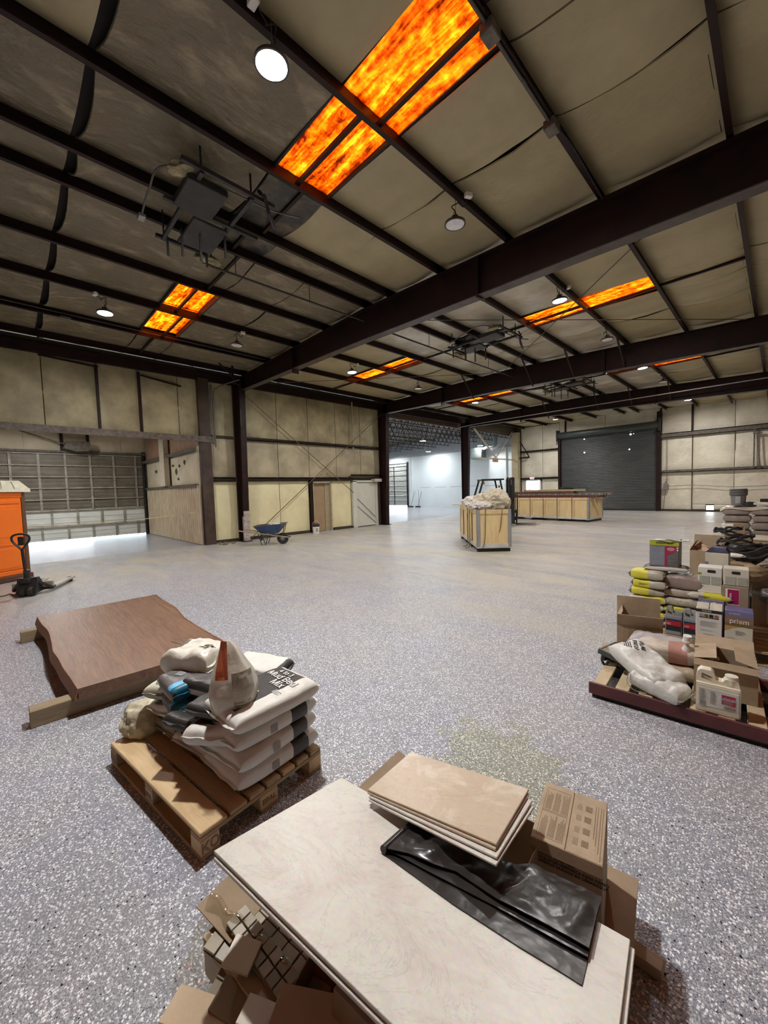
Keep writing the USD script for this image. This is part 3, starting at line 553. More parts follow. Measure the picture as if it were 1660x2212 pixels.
LL = [(-3.37, 2.02, 2, 'blazing round high bay lamp nearest the camera, left of the large amber skylight'),
      (-3.5, 5.1, 0, 'unlit round high bay lamp on a looped cord, before the nearest rafter on the right'),
      (-3.4, 8.8, 1, 'lit round high bay lamp just beyond the nearest rafter, beside the right-hand amber skylight'),
      (-3.42, 12.15, 0, 'unlit round high bay lamp under the right part of the second roof bay'),
      (-3.42, 16.1, 1, 'lit round high bay lamp just beyond the second rafter on the right'),
      (-3.35, 19.0, 0, 'unlit round high bay lamp just in front of the third rafter on the right'),
      (-10.2, 1.82, 1, 'lit round high bay lamp at the left, beside the left-hand amber skylight'),
      (-10.2, 4.7, 0, 'unlit round high bay lamp near the left wall, before the nearest rafter'),
      (-10.1, 8.6, 1, 'lit round high bay lamp beyond the nearest rafter, by the small far amber skylight'),
      (-10.1, 12.0, 0, 'unlit round high bay lamp in the second bay, above the white door'),
      (-3.4, 25.4, 1, 'lit round high bay lamp behind the third rafter, before the far wall on the right'),
      (-10.1, 25.4, 1, 'lit round high bay lamp behind the third rafter, before the black door'),
      (-10.1, 16.1, 1, 'lit round high bay lamp behind the second rafter on the left')]
for i, (x, y, on, lab) in enumerate(LL): lamp(x, y, on, lab, i, z=5.93 if y > 25 else 5.74)
lamp(-18.2, 1.2, 1, 'lit round high bay lamp in the annex, hidden behind the header of the opening', 30, z=4.45)
hall_on = emit('hall_lamp_lit', (.93, .97, 1.0), HALL_LAMP)
for i, (x, y, lab) in enumerate(((-17.3, 20.9, 'large lit dome lamp in the white hall, nearest its opening'), (-20.9, 20.9, 'lit dome lamp at the left in the white hall, under the dark joists'), (-22.0, 27.3, 'lit dome lamp close to the long white wall of the hall'), (-27.4, 27.3, 'lit dome lamp above the far sectional door of the hall'), (-16.8, 27.4, 'lit dome lamp seen beside the grey hanging heater'), (-25, 20.9, 'lit dome lamp deeper in the white hall'), (-31, 22, 'lit dome lamp deepest in the white hall'))):
    t = thing('dome_light', lab, 'ceiling light', (x, y, 5.05))
    part(t, 'dome', lathe([(0, .20), (.05, .2), (.07, .12), (.17, .08), (.21, .0), (.20, .0), (.16, .07), (0, .1)], 24), white_plastic, smooth=30)
    part(t, 'lens', cyl(.19, .012, (0, 0, .0), s=24), hall_on); part(t, 'stem', tube([(0, 0, .18), (0, 0, .5)], .012, 6), housing_m)
# ------------------------------------------------------------------ roof fittings
char = M('charred_steel', (.022, .020, .021), (.045, .042, .042), r=.55, sc=4, bump=.2, bsc=12)
torn = M('torn_glass_wool', (.46, .40, .24), (.22, .18, .10), r=.9, sc=9, bump=.5, bsc=30)
def burnt_unit(x, y, label, s=1.0, seed=0, rz=0.0):
    t = thing('burnt_heater_frame', label, 'ceiling unit', (x, y, 5.88), (0, 0, rz))
    part(t, 'pan', cat([cbox(.62 * s, .52 * s, .10, .01, (.30, -.12, .0)), cbox(.72 * s, .50 * s, .05, .01, (-.42, .16, -.06))]), char)
    part(t, 'frame', cat([beam((-.95, -.25, -.02), (.75, -.25, .02), .05, .05), beam((-.95, .42, -.02), (.75, .42, .02), .05, .05), beam((.02, -.5, -.02), (.02, .85, -.02), .05, .04), beam((.75, -.5, .05), (.75, .75, .05), .05, .05), beam((-.95, -.35, 0), (-.95, .5, 0), .05, .05)]), char)
    for i, (hx, hy, hl) in enumerate(((-.9, -.2, .30), (-.55, -.1, .42), (-.85, .38, .28), (-.2, .42, .4), (-.35, .1, .5))):
        part(t, 'hanger_angle', bx(hx - .014, hx + .014, hy - .014, hy + .014, -hl + .02, .02), char)
    part(t, 'torn_insulation', mv(blob(.36, .5, .16, seed + 4, .3, 2, flat=False), (-1.12, .50, .02), (.2, .3, .4)), torn, smooth=50); part(t, 'torn_insulation', mv(blob(.3, .4, .14, seed + 9, .35, 2, flat=False), (.55, -.42, .08), (.4, 0, .2)), torn, smooth=50)
    for hx in (-.9, .72):
        for hy in (-.25, .42): part(t, 'hanger_rod', bx(hx - .01, hx + .01, hy - .01, hy + .01, 0, .42), char)
    part(t, 'hanging_strip', sheet(lambda u, v: np.stack([.75 + .05 * u + .03 * np.sin(v * 7), .5 + .25 * v, .12 - .4 * v * v + .05 * np.sin(u * 5 + v * 6)], -1), 5, 14, .006), char)
    part(t, 'flex_conduit', tube(curve([(-.6, -.62, .0), (-.2, -.62, .12), (.35, -.55, .16), (.62, .2, .05), (.65, .75, .06), (.72, 1.2, .12)], 30), .014, 6), conduit_m)
    part(t, 'junction_box', cbox(.13, .09, .05, .006, (-.62, -.62, -.02)), galv)
burnt_unit(-5.98, 2.32, 'charred roof-heater frame under the ridge nearest the camera, with torn insulation and hanging angles', 1, 1)
burnt_unit(-5.9, 9.9, 'charred roof-heater frame beyond the nearest rafter, its insulation torn open', .9, 5)
burnt_unit(-6.2, 17.0, 'charred roof-heater frame beyond the second rafter, tangled with black scraps', .9, 8)
pipe_m = M('dark_pipe', (.045, .03, .022), r=.55)
for (y0, y1, lab) in ((2.8, 6.45, 'thin dark gas pipe with a hooked end hanging below the ridge, before the nearest rafter'), (6.8, 13.9, 'long thin dark gas pipe hanging under the ridge in the second bay')):
    t = thing('gas_pipe', lab, 'pipe', (-7.05, 0, 5.8))
    part(t, 'run', tube(curve([(0, y0, .0), (0, y0 + .05, -.02)], 4).tolist() + [(0, y0 + .1, -.02), (0, y1, .03)], .02, 8), pipe_m)
    if y0 < 5: part(t, 'hooked_end', tube(curve([(0, y0, 0), (-.04, y0 - .07, .02), (-.02, y0 - .1, .1), (.03, y0 - .05, .12), (.03, y0, .08)], 20), .016, 6), pipe_m)
    for y in np.arange(y0 + .5, y1, 1.6): part(t, 'hanger', tube([(0, y, 0), (0, y, .34)], .007, 5), pipe_m)
t = thing('conduit', 'grey electrical conduit with two square boxes running along the purlin right of the large skylight', 'conduit', (-1.93, 0, 5.93))
part(t, 'pipe', tube([(0, -.7, 0), (0, 3.4, 0), (0, 4.75, 0)], .014, 6), conduit_m); part(t, 'drop_pipe', tube(curve([(.02, 4.8, 0), (.05, 5.3, .02), (.03, 6.5, .0)], 10), .010, 6), black_rubber)
for y in (3.42, 4.78): part(t, 'box', cbox(.13, .17, .10, .008, (.0, y, -.02)), dust_steel)
part(t, 'coupling', tube([(0, 4.05, 0), (0, 4.13, 0)], .02, 8), conduit_m)
t = thing('conduit', 'thin pale conduit running along the long purlin beside the left lamp', 'conduit', (-12.06, 0, 6.20))
part(t, 'pipe', tube([(.03, -1.0, 0), (.03, 6.5, 0)], .010, 6), conduit_m); part(t, 'fitting', cbox(.06, .2, .05, .006, (.05, 1.35, -.10)), dust_steel)
t = thing('conduit', 'grey conduit bending down from the roof and running level before the white hall', 'conduit')
part(t, 'pipe', tube(curve([(-14.2, 20.2, 4.6), (-14.2, 20.2, 5.25), (-13.9, 20.2, 5.42), (-12, 20.2, 5.5), (-4, 20.3, 5.5), (3, 20.3, 5.48)], 40), .024, 6), galv)
rods = M('thin_rod', (.10, .075, .045), r=.5)
for a, b, lab in (((-.6, 7.0, 5.98), (-7.3, 13.6, 6.05), 'thin diagonal roof bracing rod running from the nearest rafter to the left'), ((-7.1, 7.0, 6.02), (-.7, 13.8, 5.86), 'thin diagonal roof bracing rod crossing beneath the right amber skylight'), ((-14.2, 7.0, 5.95), (-7.2, 13.7, 6.0), 'thin diagonal roof bracing rod near the braced wall')):
    solo('bracing_rod', tube([a, b], .010, 5), rods, lab, 'rod')
for i, (x, y) in enumerate(((-6.31, 13.9), (-4.9, 13.9), (-8.77, 13.9), (-3.43, 13.9), (-6.31, 21.2), (-4.9, 21.2), (-8.77, 21.2), (-3.43, 21.2), (-13.0, 6.3))):
    lab = ['maroon flange brace on the second rafter, left of the burnt heater', 'maroon flange brace on the second rafter, right of the burnt heater', 'leftmost maroon flange brace on the second rafter', 'rightmost maroon flange brace on the second rafter', 'maroon flange brace on the third rafter, left of centre', 'maroon flange brace on the third rafter, right of centre', 'leftmost maroon flange brace on the third rafter', 'rightmost maroon flange brace on the third rafter', 'bent maroon bracket under the purlin by the left end of the nearest rafter'][i]
    t = thing('flange_brace', lab, 'bracket')
    if i < 8: part(t, 'angle', beam((x + .03, y - .95, ZT(x) + .02), (x, y - .02, 5.36), .045, .03), steel_red)
    else: part(t, 'angle', cat([beam((x, y - .5, ZT(x)), (x, y - .5, 5.62), .07, .03), beam((x, y - .95, ZT(x)), (x, y - .5, 5.76), .05, .03)]), steel_red)
# ------------------------------------------------------------------ wall fittings
t = thing('exit_sign', 'small glowing red exit sign above the bright glazed door', 'exit sign', (-13.1, 28.62, 2.33))
part(t, 'case', cbox(.34, .06, .2, .01), white_plastic); part(t, 'lit_face', cbox(.31, .01, .17, .002, (0, -.034, 0)), emit('exit_red', (1, .10, .09), 2.2))
part(t, 'lettering', on_front(text('EXIT', .11), 0, -.041, -.0), emit('exit_letters', (1, .75, .7), 3.0)); part(t, 'arrow', on_front(trimesh.creation.extrude_polygon(Polygon([(-.20, 0), (-.165, .03), (-.165, -.03)]), .002), 0, -.04, 0), emit('exit_red', (1, .1, .09), 2.2))
t = thing('electrical_box', 'grey electrical control box on the far wall, right of the black door', 'electrical box', (-4.82, 28.58, 1.48))
part(t, 'box', cbox(.24, .12, .34, .01), M('box_grey', (.20, .20, .17), r=.5)); part(t, 'conduit', tube([(.04, .03, .17), (.02, .03, 2.9)], .012, 6), conduit_m)
part(t, 'cable', tube(curve([(-.02, 0, -.17), (-.05, -.02, -.6), (-.12, 0, -1.4)], 14), .01, 6), black_rubber); part(t, 'switch_box', cbox(.1, .08, .16, .006, (.03, .03, .42)), galv)
solo('wall_cable', tube(curve([(-4.7, 28.62, 1.5), (-3.5, 28.62, 1.54), (-2.3, 28.62, 1.42), (-1.2, 28.62, 1.40), (.8, 28.62, 1.46), (4, 28.62, 1.44)], 40), .014, 6), M('cable_grey', (.25, .24, .2)), 'grey cable sagging along the far wall right of the electrical box', 'cable')
t = thing('wall_bracket', 'triangular maroon bracket on the corner column beside the far wall', 'bracket', (-14.0, 28.45, 3.9))
part(t, 'arm', beam((0, 0, .0), (.75, 0, 0), .08, .12), steel_red); part(t, 'brace', beam((.02, 0, 1.25), (.72, 0, .05), .05, .06), steel_red)
t = thing('unit_heater', 'grey-green box heater hanging in the white hall', 'heater', (-17.3, 27.9, 4.5))
part(t, 'casing', cbox(1.0, .8, .9, .03), M('heater_green', (.20, .235, .225), r=.5)); part(t, 'louvre', cat([bx(.50, .53, -.3, .3, -.35 + i * .12, -.32 + i * .12) for i in range(6)]), steel_black)
part(t, 'flue', cat([tube(curve([(.45, 0, .3), (.9, 0, .45), (1.5, 0, .5), (1.6, 0, .9), (1.6, 0, 1.6)], 20), .12, 10)]), M('heater_green', (.2, .235, .225))); part(t, 'hanger', cat([tube([(a, 0, .4), (a, 0, 1.1)], .012, 5) for a in (-.4, .4)]), steel_black)
t = thing('cross_brace', 'pale crossed pipe braces meeting at a plate between the two far columns', 'brace', (-14.5, 0, 0))
pb = M('pale_pipe', (.55, .50, .40), r=.5)
part(t, 'rail', tube([(0, 21.5, 3.75), (0, 28.3, 3.8)], .05, 8), pb)
part(t, 'rod', tube([(0, 22.9, 5.75), (0, 25.7, 3.9)], .06, 8), pb); part(t, 'rod', tube([(0, 28.2, 5.9), (0, 25.8, 3.9)], .05, 8), pb)
part(t, 'plate', bx(-.02, .04, 25.3, 26.0, 3.55, 3.85), M('plate_tan', (.45, .33, .2), (.25, .16, .1), sc=9)); part(t, 'hanger', tube([(-.0, 22.2, 3.75), (0, 22.2, 5.2)], .02, 6), steel_black)
broom = None
for i, (x, lab) in enumerate(((-25.25, 'push broom leaning on the white hall wall, nearer the sectional door'), (-24.35, 'second push broom leaning on the white hall wall'))):
    t = thing('push_broom', lab, 'broom', (x, 28.45, 0))
    part(t, 'handle', tube([(0, 0, .06), (.25, .3, 1.5)], .016, 6), steel_black); part(t, 'head', cbox(.62, .09, .05, .008, (0, 0, .11)), M('broom_wood', (.1, .07, .05))); part(t, 'bristles', cbox(.62, .07, .09, .01, (0, 0, .05)), black_rubber)
t = thing('caution_tape', 'yellow caution tape stretched slackly across the opening at the left', 'tape')
def tp(u, v):
    y = -1.0 + 6.35 * u; return np.stack([-14.62 - 2.2 * (1 - u) ** 1.3 + .01 * np.sin(u * 40), y, 1.03 + .2 * u * u - .10 * np.sin(u * np.pi) + .022 * (v - .5)], -1)
part(t, 'strip', sheet(tp, 50, 3, .002), M('caution_yellow', (.62, .58, .30), (.40, .37, .22), r=.5, sc=3, lo=.55, hi=.58))
# paint splash on the floor at the base of the wall
solo('rubble', cat([mv(blob(.12 + .1 * RND.random(), .1, .05 + .05 * RND.random(), i, .3, 2, 2), (-14.1 + RND.uniform(-.25, .3), 5.75 + RND.uniform(-.3, .35), .012)) for i in range(14)]), M('rubble_dark', (.12, .09, .06), (.3, .25, .17), sc=20), 'small heap of rubble and wire scraps at the foot of the opening jamb', 'rubble', kind='stuff')
# ------------------------------------------------------------------ things standing about the floor
ply = M('plywood', (.74, .58, .31), (.64, .48, .24), r=.6, sc=2, st=(6, 6, .8), det=6, dist=.8)
ply_b = M('batten_wood', (.68, .52, .28), (.56, .42, .22), r=.6, sc=4)
grey_angle = M('grey_angle_steel', (.30, .30, .31), (.24, .24, .25), r=.45, sc=3)
pale_board = M('pale_board', (.62, .60, .55), (.50, .48, .43), r=.6, sc=5)
strap_m = M('dark_strap', (.10, .08, .05), r=.6)
def crate(label, loc, yaw, L, W, z0, H, nside, mat=ply):
    t = thing('wooden_crate', label, 'crate', (loc[0], loc[1], 0), yaw)
    for x in np.linspace(.12, L - .12, 4): part(t, 'skid', bx(x - .05, x + .05, .02, W - .02, 0, z0), steel_black)
    part(t, 'base', cb(0, L, 0, W, z0, z0 + .05, .004), pale_board)
    for (x0, x1, y0, y1) in ((.01, L - .01, .008, .022), (.01, L - .01, W - .022, W - .008), (.008, .022, .02, W - .02), (L - .022, L - .008, .02, W - .02)): part(t, 'panel', bx(x0, x1, y0, y1, z0 + .04, z0 + H - .02), mat)
    for x in (0, L - .1):
        for y in (0, W - .1):
            part(t, 'corner_post', cat([bx(x, x + .1, (y if y < .1 else y + .092), (y + .008 if y < .1 else y + .1), z0 + .03, z0 + H), bx((x if x < .1 else x + .092), (x + .008 if x < .1 else x + .1), y, y + .1, z0 + .03, z0 + H)]), grey_angle)
    for y in (-.012, W - .012): part(t, 'bottom_rail', bx(.09, L - .09, y, y + .024, z0 + .02, z0 + .13), pale_board); part(t, 'top_rail', bx(.09, L - .09, y, y + .024, z0 + H - .12, z0 + H), ply_b)
    for x in (-.012, L - .012): part(t, 'bottom_rail', bx(x, x + .024, .09, W - .09, z0 + .02, z0 + .13), pale_board); part(t, 'top_rail', bx(x, x + .024, .09, W - .09, z0 + H - .12, z0 + H), ply_b)
    for x in np.linspace(0, L, nside + 1)[1:-1]:
        for y in (-.018, W): part(t, 'batten', bx(x - .045, x + .045, y, y + .018, z0 + .12, z0 + H - .1), ply_b); part(t, 'strap', bx(x - .075, x - .055, y - .004, y + .014, z0, z0 + H), strap_m)
    return t
c1 = thing('_tmp') if False else None
# crate nearer the camera: its long axis runs away to the left
ya = .747
c1 = crate('tall open plywood crate with grey corner posts, heaped with plastic sheeting, beside the forklift', (-5.13, 9.90), ya + math.pi / 2, 3.1, .94, .1, 1.07, 4)
for i, (x, y, zz) in enumerate(((.0, .25, .9), (.0, .70, .45))):
    part(c1, 'hanging_cord', tube(curve([(-.02, y, 1.2), (-.035, y + .02, zz + .1), (-.03, y + .05, zz - .2), (-.04, y + .1, zz - .35)], 16), .011, 6), M('cord_tan', (.22, .16, .08)))
for x in (.9, 1.25): part(c1, 'hanging_cord', tube(curve([(x, .97, 1.2), (x + .1, .975, .9), (x + .02, .98, .6), (x + .05, .985, .05), (x - .2, 1.15, .01)], 18), .013, 6), M('cord_tan', (.22, .16, .08)))
R1 = np.array([[math.cos(ya + math.pi / 2), -math.sin(ya + math.pi / 2)], [math.sin(ya + math.pi / 2), math.cos(ya + math.pi / 2)]])
def c1w(x, y, z): p = R1 @ (x, y) + (-5.13, 9.90); return (p[0], p[1], z)
film = M('cream_film', (.66, .60, .46), (.52, .46, .33), r=.4, sc=5, det=7, bump=.8, bsc=9, disp=.05, trans=.15)
filmw = M('white_film', (.74, .71, .66), (.55, .51, .48), r=.35, sc=7, det=7, bump=.8, bsc=11, disp=.05, trans=.1)
part(c1, 'fill', bx(.06, 3.04, .06, .88, .9, 1.08), M('dark_fill', (.10, .08, .06)))
for (x, y, z, s, mt, lab, sd) in ((.48, .30, 1.38, (.85, .75, .75), film, 'large crumpled cream plastic bundle at the right end of the crate top', 3), (1.35, .45, 1.30, (1.0, .8, .55), film, 'flattened cream plastic sheeting in the middle of the crate top', 5), (.62, .84, 1.25, (.55, .4, .34), filmw, 'white plastic bag at the front edge of the crate top', 8), (2.2, .55, 1.28, (1.1, .85, .5), filmw, 'white crumpled sheeting at the far left end of the crate top', 12), (.22, .66, 1.24, (.4, .36, .3), filmw, 'torn white and black bag over the crate corner', 15)):
    solo('plastic_bundle', mv(blob(s[0], s[1], s[2], sd, .32, 1.5, 4, fine=.10), c1w(x, y, z), (0, 0, sd)), mt, lab, 'plastic sheeting', smooth=60)
solo('plank', beam(c1w(2.3, -.05, 1.19), c1w(2.75, 1.25, 1.2), .12, .03), ply_b, 'short plank laid across the left end of the open crate', 'plank')
c2 = crate('long low plywood crate at the back carrying steel racking beams, left of the black door', (-10.62, 20.02), -.127, 4.45, 1.45, .1, 1.05, 6)
rack_m = M('rack_maroon', (.16, .05, .04), (.10, .04, .03), r=.5, sc=6); rack_t = M('rack_tan', (.42, .36, .22), (.34, .28, .16), r=.5); rack_g = M('rack_grey', (.20, .17, .14), (.12, .10, .08), r=.5, sc=7)
c2c, c2s = math.cos(-.127), math.sin(-.127)
def c2w(x, y): return (-10.62 + c2c * x - c2s * y, 20.02 + c2s * x + c2c * y)
nb = 0
for (lay, z, xs, mt, n, word) in ((0, 1.15, (-1.2, 4.75), rack_m, 5, 'bottom'), (1, 1.25, (-1.0, 5.0), rack_g, 4, 'middle'), (2, 1.35, (-.9, 3.6), rack_m, 3, 'upper'), (3, 1.45, (.9, 4.2), rack_t, 2, 'topmost')):
    for i in range(n):
        y = .08 + i * .30 + .06 * lay; x0, x1 = xs[0] + .08 * ((i * 7) % 3), xs[1] - .12 * ((i * 5) % 3)
        w = c2w(0, 0); t = thing('racking_beam', f'{["front", "second", "third", "fourth", "rearmost"][i]} {"tan" if mt is rack_t else "maroon" if mt is rack_m else "grey slotted"} racking beam of the {word} layer on the long crate', 'racking beam', (w[0], w[1], z), -.127)
        part(t, 'bar', cb(x0, x1, y, y + .10, 0, .095, .008), mt)
        if lay < 2: part(t, 'slot_row', cat(bx(a, a + .09, y - .004, y + .002, .05, .075) for a in np.arange(x0 + .1, x1 - .1, .30)), M('slot_pale', (.55, .48, .36)) if lay else steel_black)
        for e in (x0, x1 - .03): part(t, 'end_connector', bx(e, e + .03, y - .01, y + .11, -.0, .11) if lay == 0 else bx(e, e + .03, y - .01, y + .11, .0, .11), rack_g)
solo('tool_roll', mv(blob(.7, .2, .16, 77, .2, 2, 3), (*c2w(3.1, .5), 1.60)), black_rubber, 'small black bundle lying on top of the racking beams', 'bundle', smooth=50)
# forklift
fk = thing('forklift', 'black forklift truck parked behind the open crate, its forks towards the right', 'forklift', (-9.2, 16.2, 0), .75)
fb_ = M('forklift_black', (.022, .021, .021), (.035, .033, .032), r=.4, sc=4)
part(fk, 'counterweight', cat([cb(-1.15, -.35, -.5, .5, .28, 1.02, .08), cb(-1.05, -.45, -.42, .42, .95, 1.12, .05)]), M('forklift_grey', (.07, .065, .06), r=.45)); part(fk, 'chassis', cb(-.5, .55, -.48, .48, .25, .62, .05), fb_)
part(fk, 'seat', cat([cbox(.45, .45, .12, .04, (-.25, 0, 1.05)), cbox(.1, .45, .5, .04, (-.5, 0, 1.3), (0, -.15, 0))]), black_plastic); part(fk, 'dashboard', cbox(.12, .7, .45, .03, (.42, 0, .95), (0, .25, 0)), fb_)
part(fk, 'steering_wheel', mv(trimesh.creation.torus(.16, .016, 20, 8), (.25, .1, 1.24), (0, -.7, 0)), black_plastic)
for y in (-.48, .48): part(fk, 'rear_post', beam((-.95, y, 1.0), (-.62, y, 2.10), .07, .08, c=.01), fb_); part(fk, 'front_post', beam((.42, y, .6), (.12, y, 2.10), .06, .07, c=.01), fb_)
part(fk, 'overhead_guard', cat([cb(-.70, .30, y - .035, y + .035, 2.07, 2.14, .01) for y in (-.48, .48)] + [cb(x - .025, x + .025, -.48, .48, 2.08, 2.13, .008) for x in np.linspace(-.66, .27, 7)]), fb_)
for y in (-.36, .28): part(fk, 'mast_rail', cat([cb(.66, .80, y, y + .08, .12, 2.16, .008), cb(.58, .66, y + .1 if y < 0 else y - .08, y + .18 if y < 0 else y, .12, 2.12, .006)]), fb_)
part(fk, 'mast_crossbar', cat([cb(.62, .78, -.36, .36, z, z + .1, .006) for z in (.3, 1.1, 2.08)]), fb_); part(fk, 'lift_cylinder', cyl(.05, 1.7, (.7, 0, 1.0)), fb_)
part(fk, 'carriage', cat([cb(.82, .87, -.52, .52, z, z + .1, .006) for z in (.25, .58)]), fb_)
part(fk, 'load_backrest', cat([tube([(.86, -.52, .3), (.86, -.52, 1.42), (.86, .52, 1.42), (.86, .52, .3)], .022, 6)] + [tube([(.86, y, .6), (.86, y, 1.42)], .016, 6) for y in (-.25, 0, .25)]), fb_)
for y in (-.34, .22): part(fk, 'fork', cat([cb(.87, .92, y, y + .12, .03, .72, .006), extr([(.87, 0), (1.95, 0), (1.95, .012), (.87, .045)], .12, rot=(np.pi / 2, 0, 0), loc=(0, y + .12, .03))]), fb_)
for (x, y, r) in ((.42, -.53, .32), (.42, .37, .32), (-.78, -.5, .25), (-.78, .36, .25)):
    w = part(fk, 'wheel', mv(lathe([(0, 0), (r * .55, 0), (r * .62, .03), (r * .95, .0), (r, .03), (r, .13), (r * .95, .16), (r * .62, .13), (r * .55, .16), (0, .16)], 28), (x, y + .16, r), (np.pi / 2, 0, 0)), black_rubber, smooth=35); part(w, 'rim', cyl(r * .45, .168, (x, y + .08, r), (np.pi / 2, 0, 0)), M('rim_grey', (.10, .10, .095)))
part(fk, 'mirror', cat([cbox(.05, .14, .1, .02, (.12, -.3, 1.78)), tube([(.15, -.3, 1.8), (.2, -.4, 2.05)], .01, 5)]), black_plastic); part(fk, 'work_light', cbox(.06, .1, .12, .02, (-.6, -.53, 1.95)), M('amber_lens', (.55, .25, .05), r=.2))
part(fk, 'hose', tube(curve([(.6, .12, .9), (.58, .14, 1.6), (.62, .1, 2.2), (.72, .08, 1.8), (.74, .06, 1.0)], 24), .016, 6), black_rubber)
# wheelbarrow
wbm = M('barrow_blue', (.020, .050, .13), (.03, .075, .18), r=.4, sc=6, lo=.45, hi=.6, regions=()); wbar = thing('wheelbarrow', 'worn blue wheelbarrow with wooden handles and rubble inside, before the braced wall', 'wheelbarrow', (-12.2, 6.95, 0), .88)
def tray():
    top = [(.18, .0), (.05, .30), (-.62, .36), (-.92, .30), (-.92, -.30), (-.62, -.36), (.05, -.30)]; bot = [(-.12, 0), (-.16, .17), (-.55, .2), (-.7, .17), (-.7, -.17), (-.55, -.2), (-.16, -.17)]
    zt = [.74, .72, .68, .66, .66, .68, .72]; n = 7; V = []
    for o, zz in ((1.0, 0), (.965, .0)):
        V += [(x * o - (1 - o) * .35, y * o, z) for (x, y), z in zip(top, zt)]; V += [(x, y, .40 + (1 - o) * .4) for x, y in bot]
    F = []
    for i in range(n):
        j = (i + 1) % n
        F += [(i, n + i, n + j), (i, n + j, j), (2 * n + i, 3 * n + j, 3 * n + i), (2 * n + i, 2 * n + j, 3 * n + j), (i, j, 2 * n + j), (i, 2 * n + j, 2 * n + i)]
    for k in range(1, n - 1): F += [(n, n + k + 1, n + k), (3 * n, 3 * n + k, 3 * n + k + 1)]
    m = trimesh.Trimesh(V, F, process=False); m.fix_normals(); return m
part(wbar, 'tray', tray(), wbm); part(wbar, 'rim', tube([(.18, 0, .745), (.05, .30, .725), (-.62, .36, .685), (-.92, .30, .665), (-.92, -.30, .665), (-.62, -.36, .685), (.05, -.30, .725)], .013, 6, closed=True), M('rust_rim', (.12, .10, .08), (.06, .05, .05), sc=20))
w = part(wbar, 'wheel', mv(lathe([(.08, -.035), (.13, -.05), (.185, -.045), (.20, 0), (.185, .045), (.13, .05), (.08, .035)], 24), (.0, 0, .2), (np.pi / 2, 0, 0)), black_rubber, smooth=40); part(w, 'hub', cat([cyl(.085, .05, (0, 0, .2), (np.pi / 2, 0, 0)), cyl(.02, .22, (0, 0, .2), (np.pi / 2, 0, 0))]), M('hub_grey', (.3, .29, .27)))
hw_ = wood('handle_wood', (.40, .33, .22), (.25, .20, .13)); 
for s in (-1, 1): part(wbar, 'handle', beam((.22, s * .13, .24), (-1.42, s * .31, .54), .035, .04, c=.008), hw_); part(wbar, 'leg', tube([(-.42, s * .2, .40), (-.55, s * .24, .02), (-.68, s * .24, .02), (-.78, s * .22, .42)], .013, 6), steel_black)
part(wbar, 'leg_brace', cat([tube([(-.58, -.24, .2), (-.58, .24, .2)], .01, 5), bx(-.72, -.70, -.18, .18, .16, .38)]), steel_black); part(wbar, 'nose_guard', tube([(.22, -.13, .25), (.27, 0, .24), (.22, .13, .25)], .014, 6), steel_black); part(wbar, 'front_brace', cat([beam((0, s * .12, .28), (.1, s * .18, .66), .03, .012) for s in (-1, 1)]), steel_black)
wc = lambda x, y, z: (-12.2 + math.cos(.88) * x - math.sin(.88) * y, 6.95 + math.sin(.88) * x + math.cos(.88) * y, z)
solo('rubble_bag', mv(blob(.5, .38, .22, 31, .3, 2, 3), wc(-.28, .02, .68)), filmw, 'pale bag of rubble lying in the wheelbarrow', 'bag', smooth=50); solo('rubble_bag', mv(blob(.3, .3, .14, 33, .3, 2, 3), wc(-.62, .0, .63)), black_rubber, 'dark scrap lying in the rear of the wheelbarrow', 'bag', smooth=50)
# bucket by the brown door
bk = thing('bucket', 'white plastic bucket with a dark lid, beside the tan door', 'bucket', (-14.02, 9.6, 0), .4)
part(bk, 'body', lathe([(0, .0), (.13, .0), (.135, .01), (.15, .30), (.14, .30), (.0, .30)], 24), white_plastic, smooth=30); part(bk, 'lid', lathe([(0, .42), (.145, .42), (.16, .40), (.162, .30), (.152, .29), (0, .29)], 24), M('lid_dark', (.05, .035, .03), r=.4), smooth=30)
part(bk, 'handle', tube([(.155 * math.cos(a), .04 * math.sin(a) , .40 + .14 * math.sin(a)) for a in np.linspace(0, np.pi, 14)], .006, 6), white_plastic); part(bk, 'printed_band', cat([mv(bx(-.05, .05, -.002, .002, z, z + .03), (.149 * math.cos(-.75) * .97, .149 * math.sin(-.75) * .97, 0), (0, 0, -.75 + np.pi / 2)) for z in (.10, .18)]), ink)
# portable toilet
og = M('toilet_orange', (.84, .175, .010), (.76, .15, .01), r=.35, sc=1.5); og2 = M('toilet_orange_side', (.80, .33, .05), r=.4); roofm = M('toilet_roof_cream', (.80, .78, .62), r=.4)
pt = thing('portable_toilet', 'orange portable toilet with a cream roof at the left edge of the picture', 'portable toilet', (-11.54, -.557, 0), 2.09)
part(pt, 'base', cb(-.02, 1.12, -.03, 1.15, 0, .14, .02), M('toilet_base', (.10, .035, .015), r=.6)); part(pt, 'cabin', cb(.03, 1.07, .05, 1.1, .14, 1.98, .02), og2)
part(pt, 'front_frame', cat([cb(.0, .10, .0, .08, .14, 1.98, .012), cb(.05, 1.05, .0, .07, 1.86, 1.98, .012), cb(.05, 1.05, .0, .07, .14, .24, .012)]), og)
d_ = part(pt, 'door', cb(.10, 1.0, .01, .06, .24, 1.86, .01), og)
part(d_, 'raised_panel', cat([cb(.22, .90, -.012, .02, .98, 1.62, .012), cb(.22, .90, -.012, .02, .30, .74, .012), cb(.16, .96, -.004, .02, 1.72, 1.80, .01), cb(.16, .96, -.004, .02, .26, 1.68, .01), cb(.14, .97, -.016, .0, .80, .84, .008)]), og)
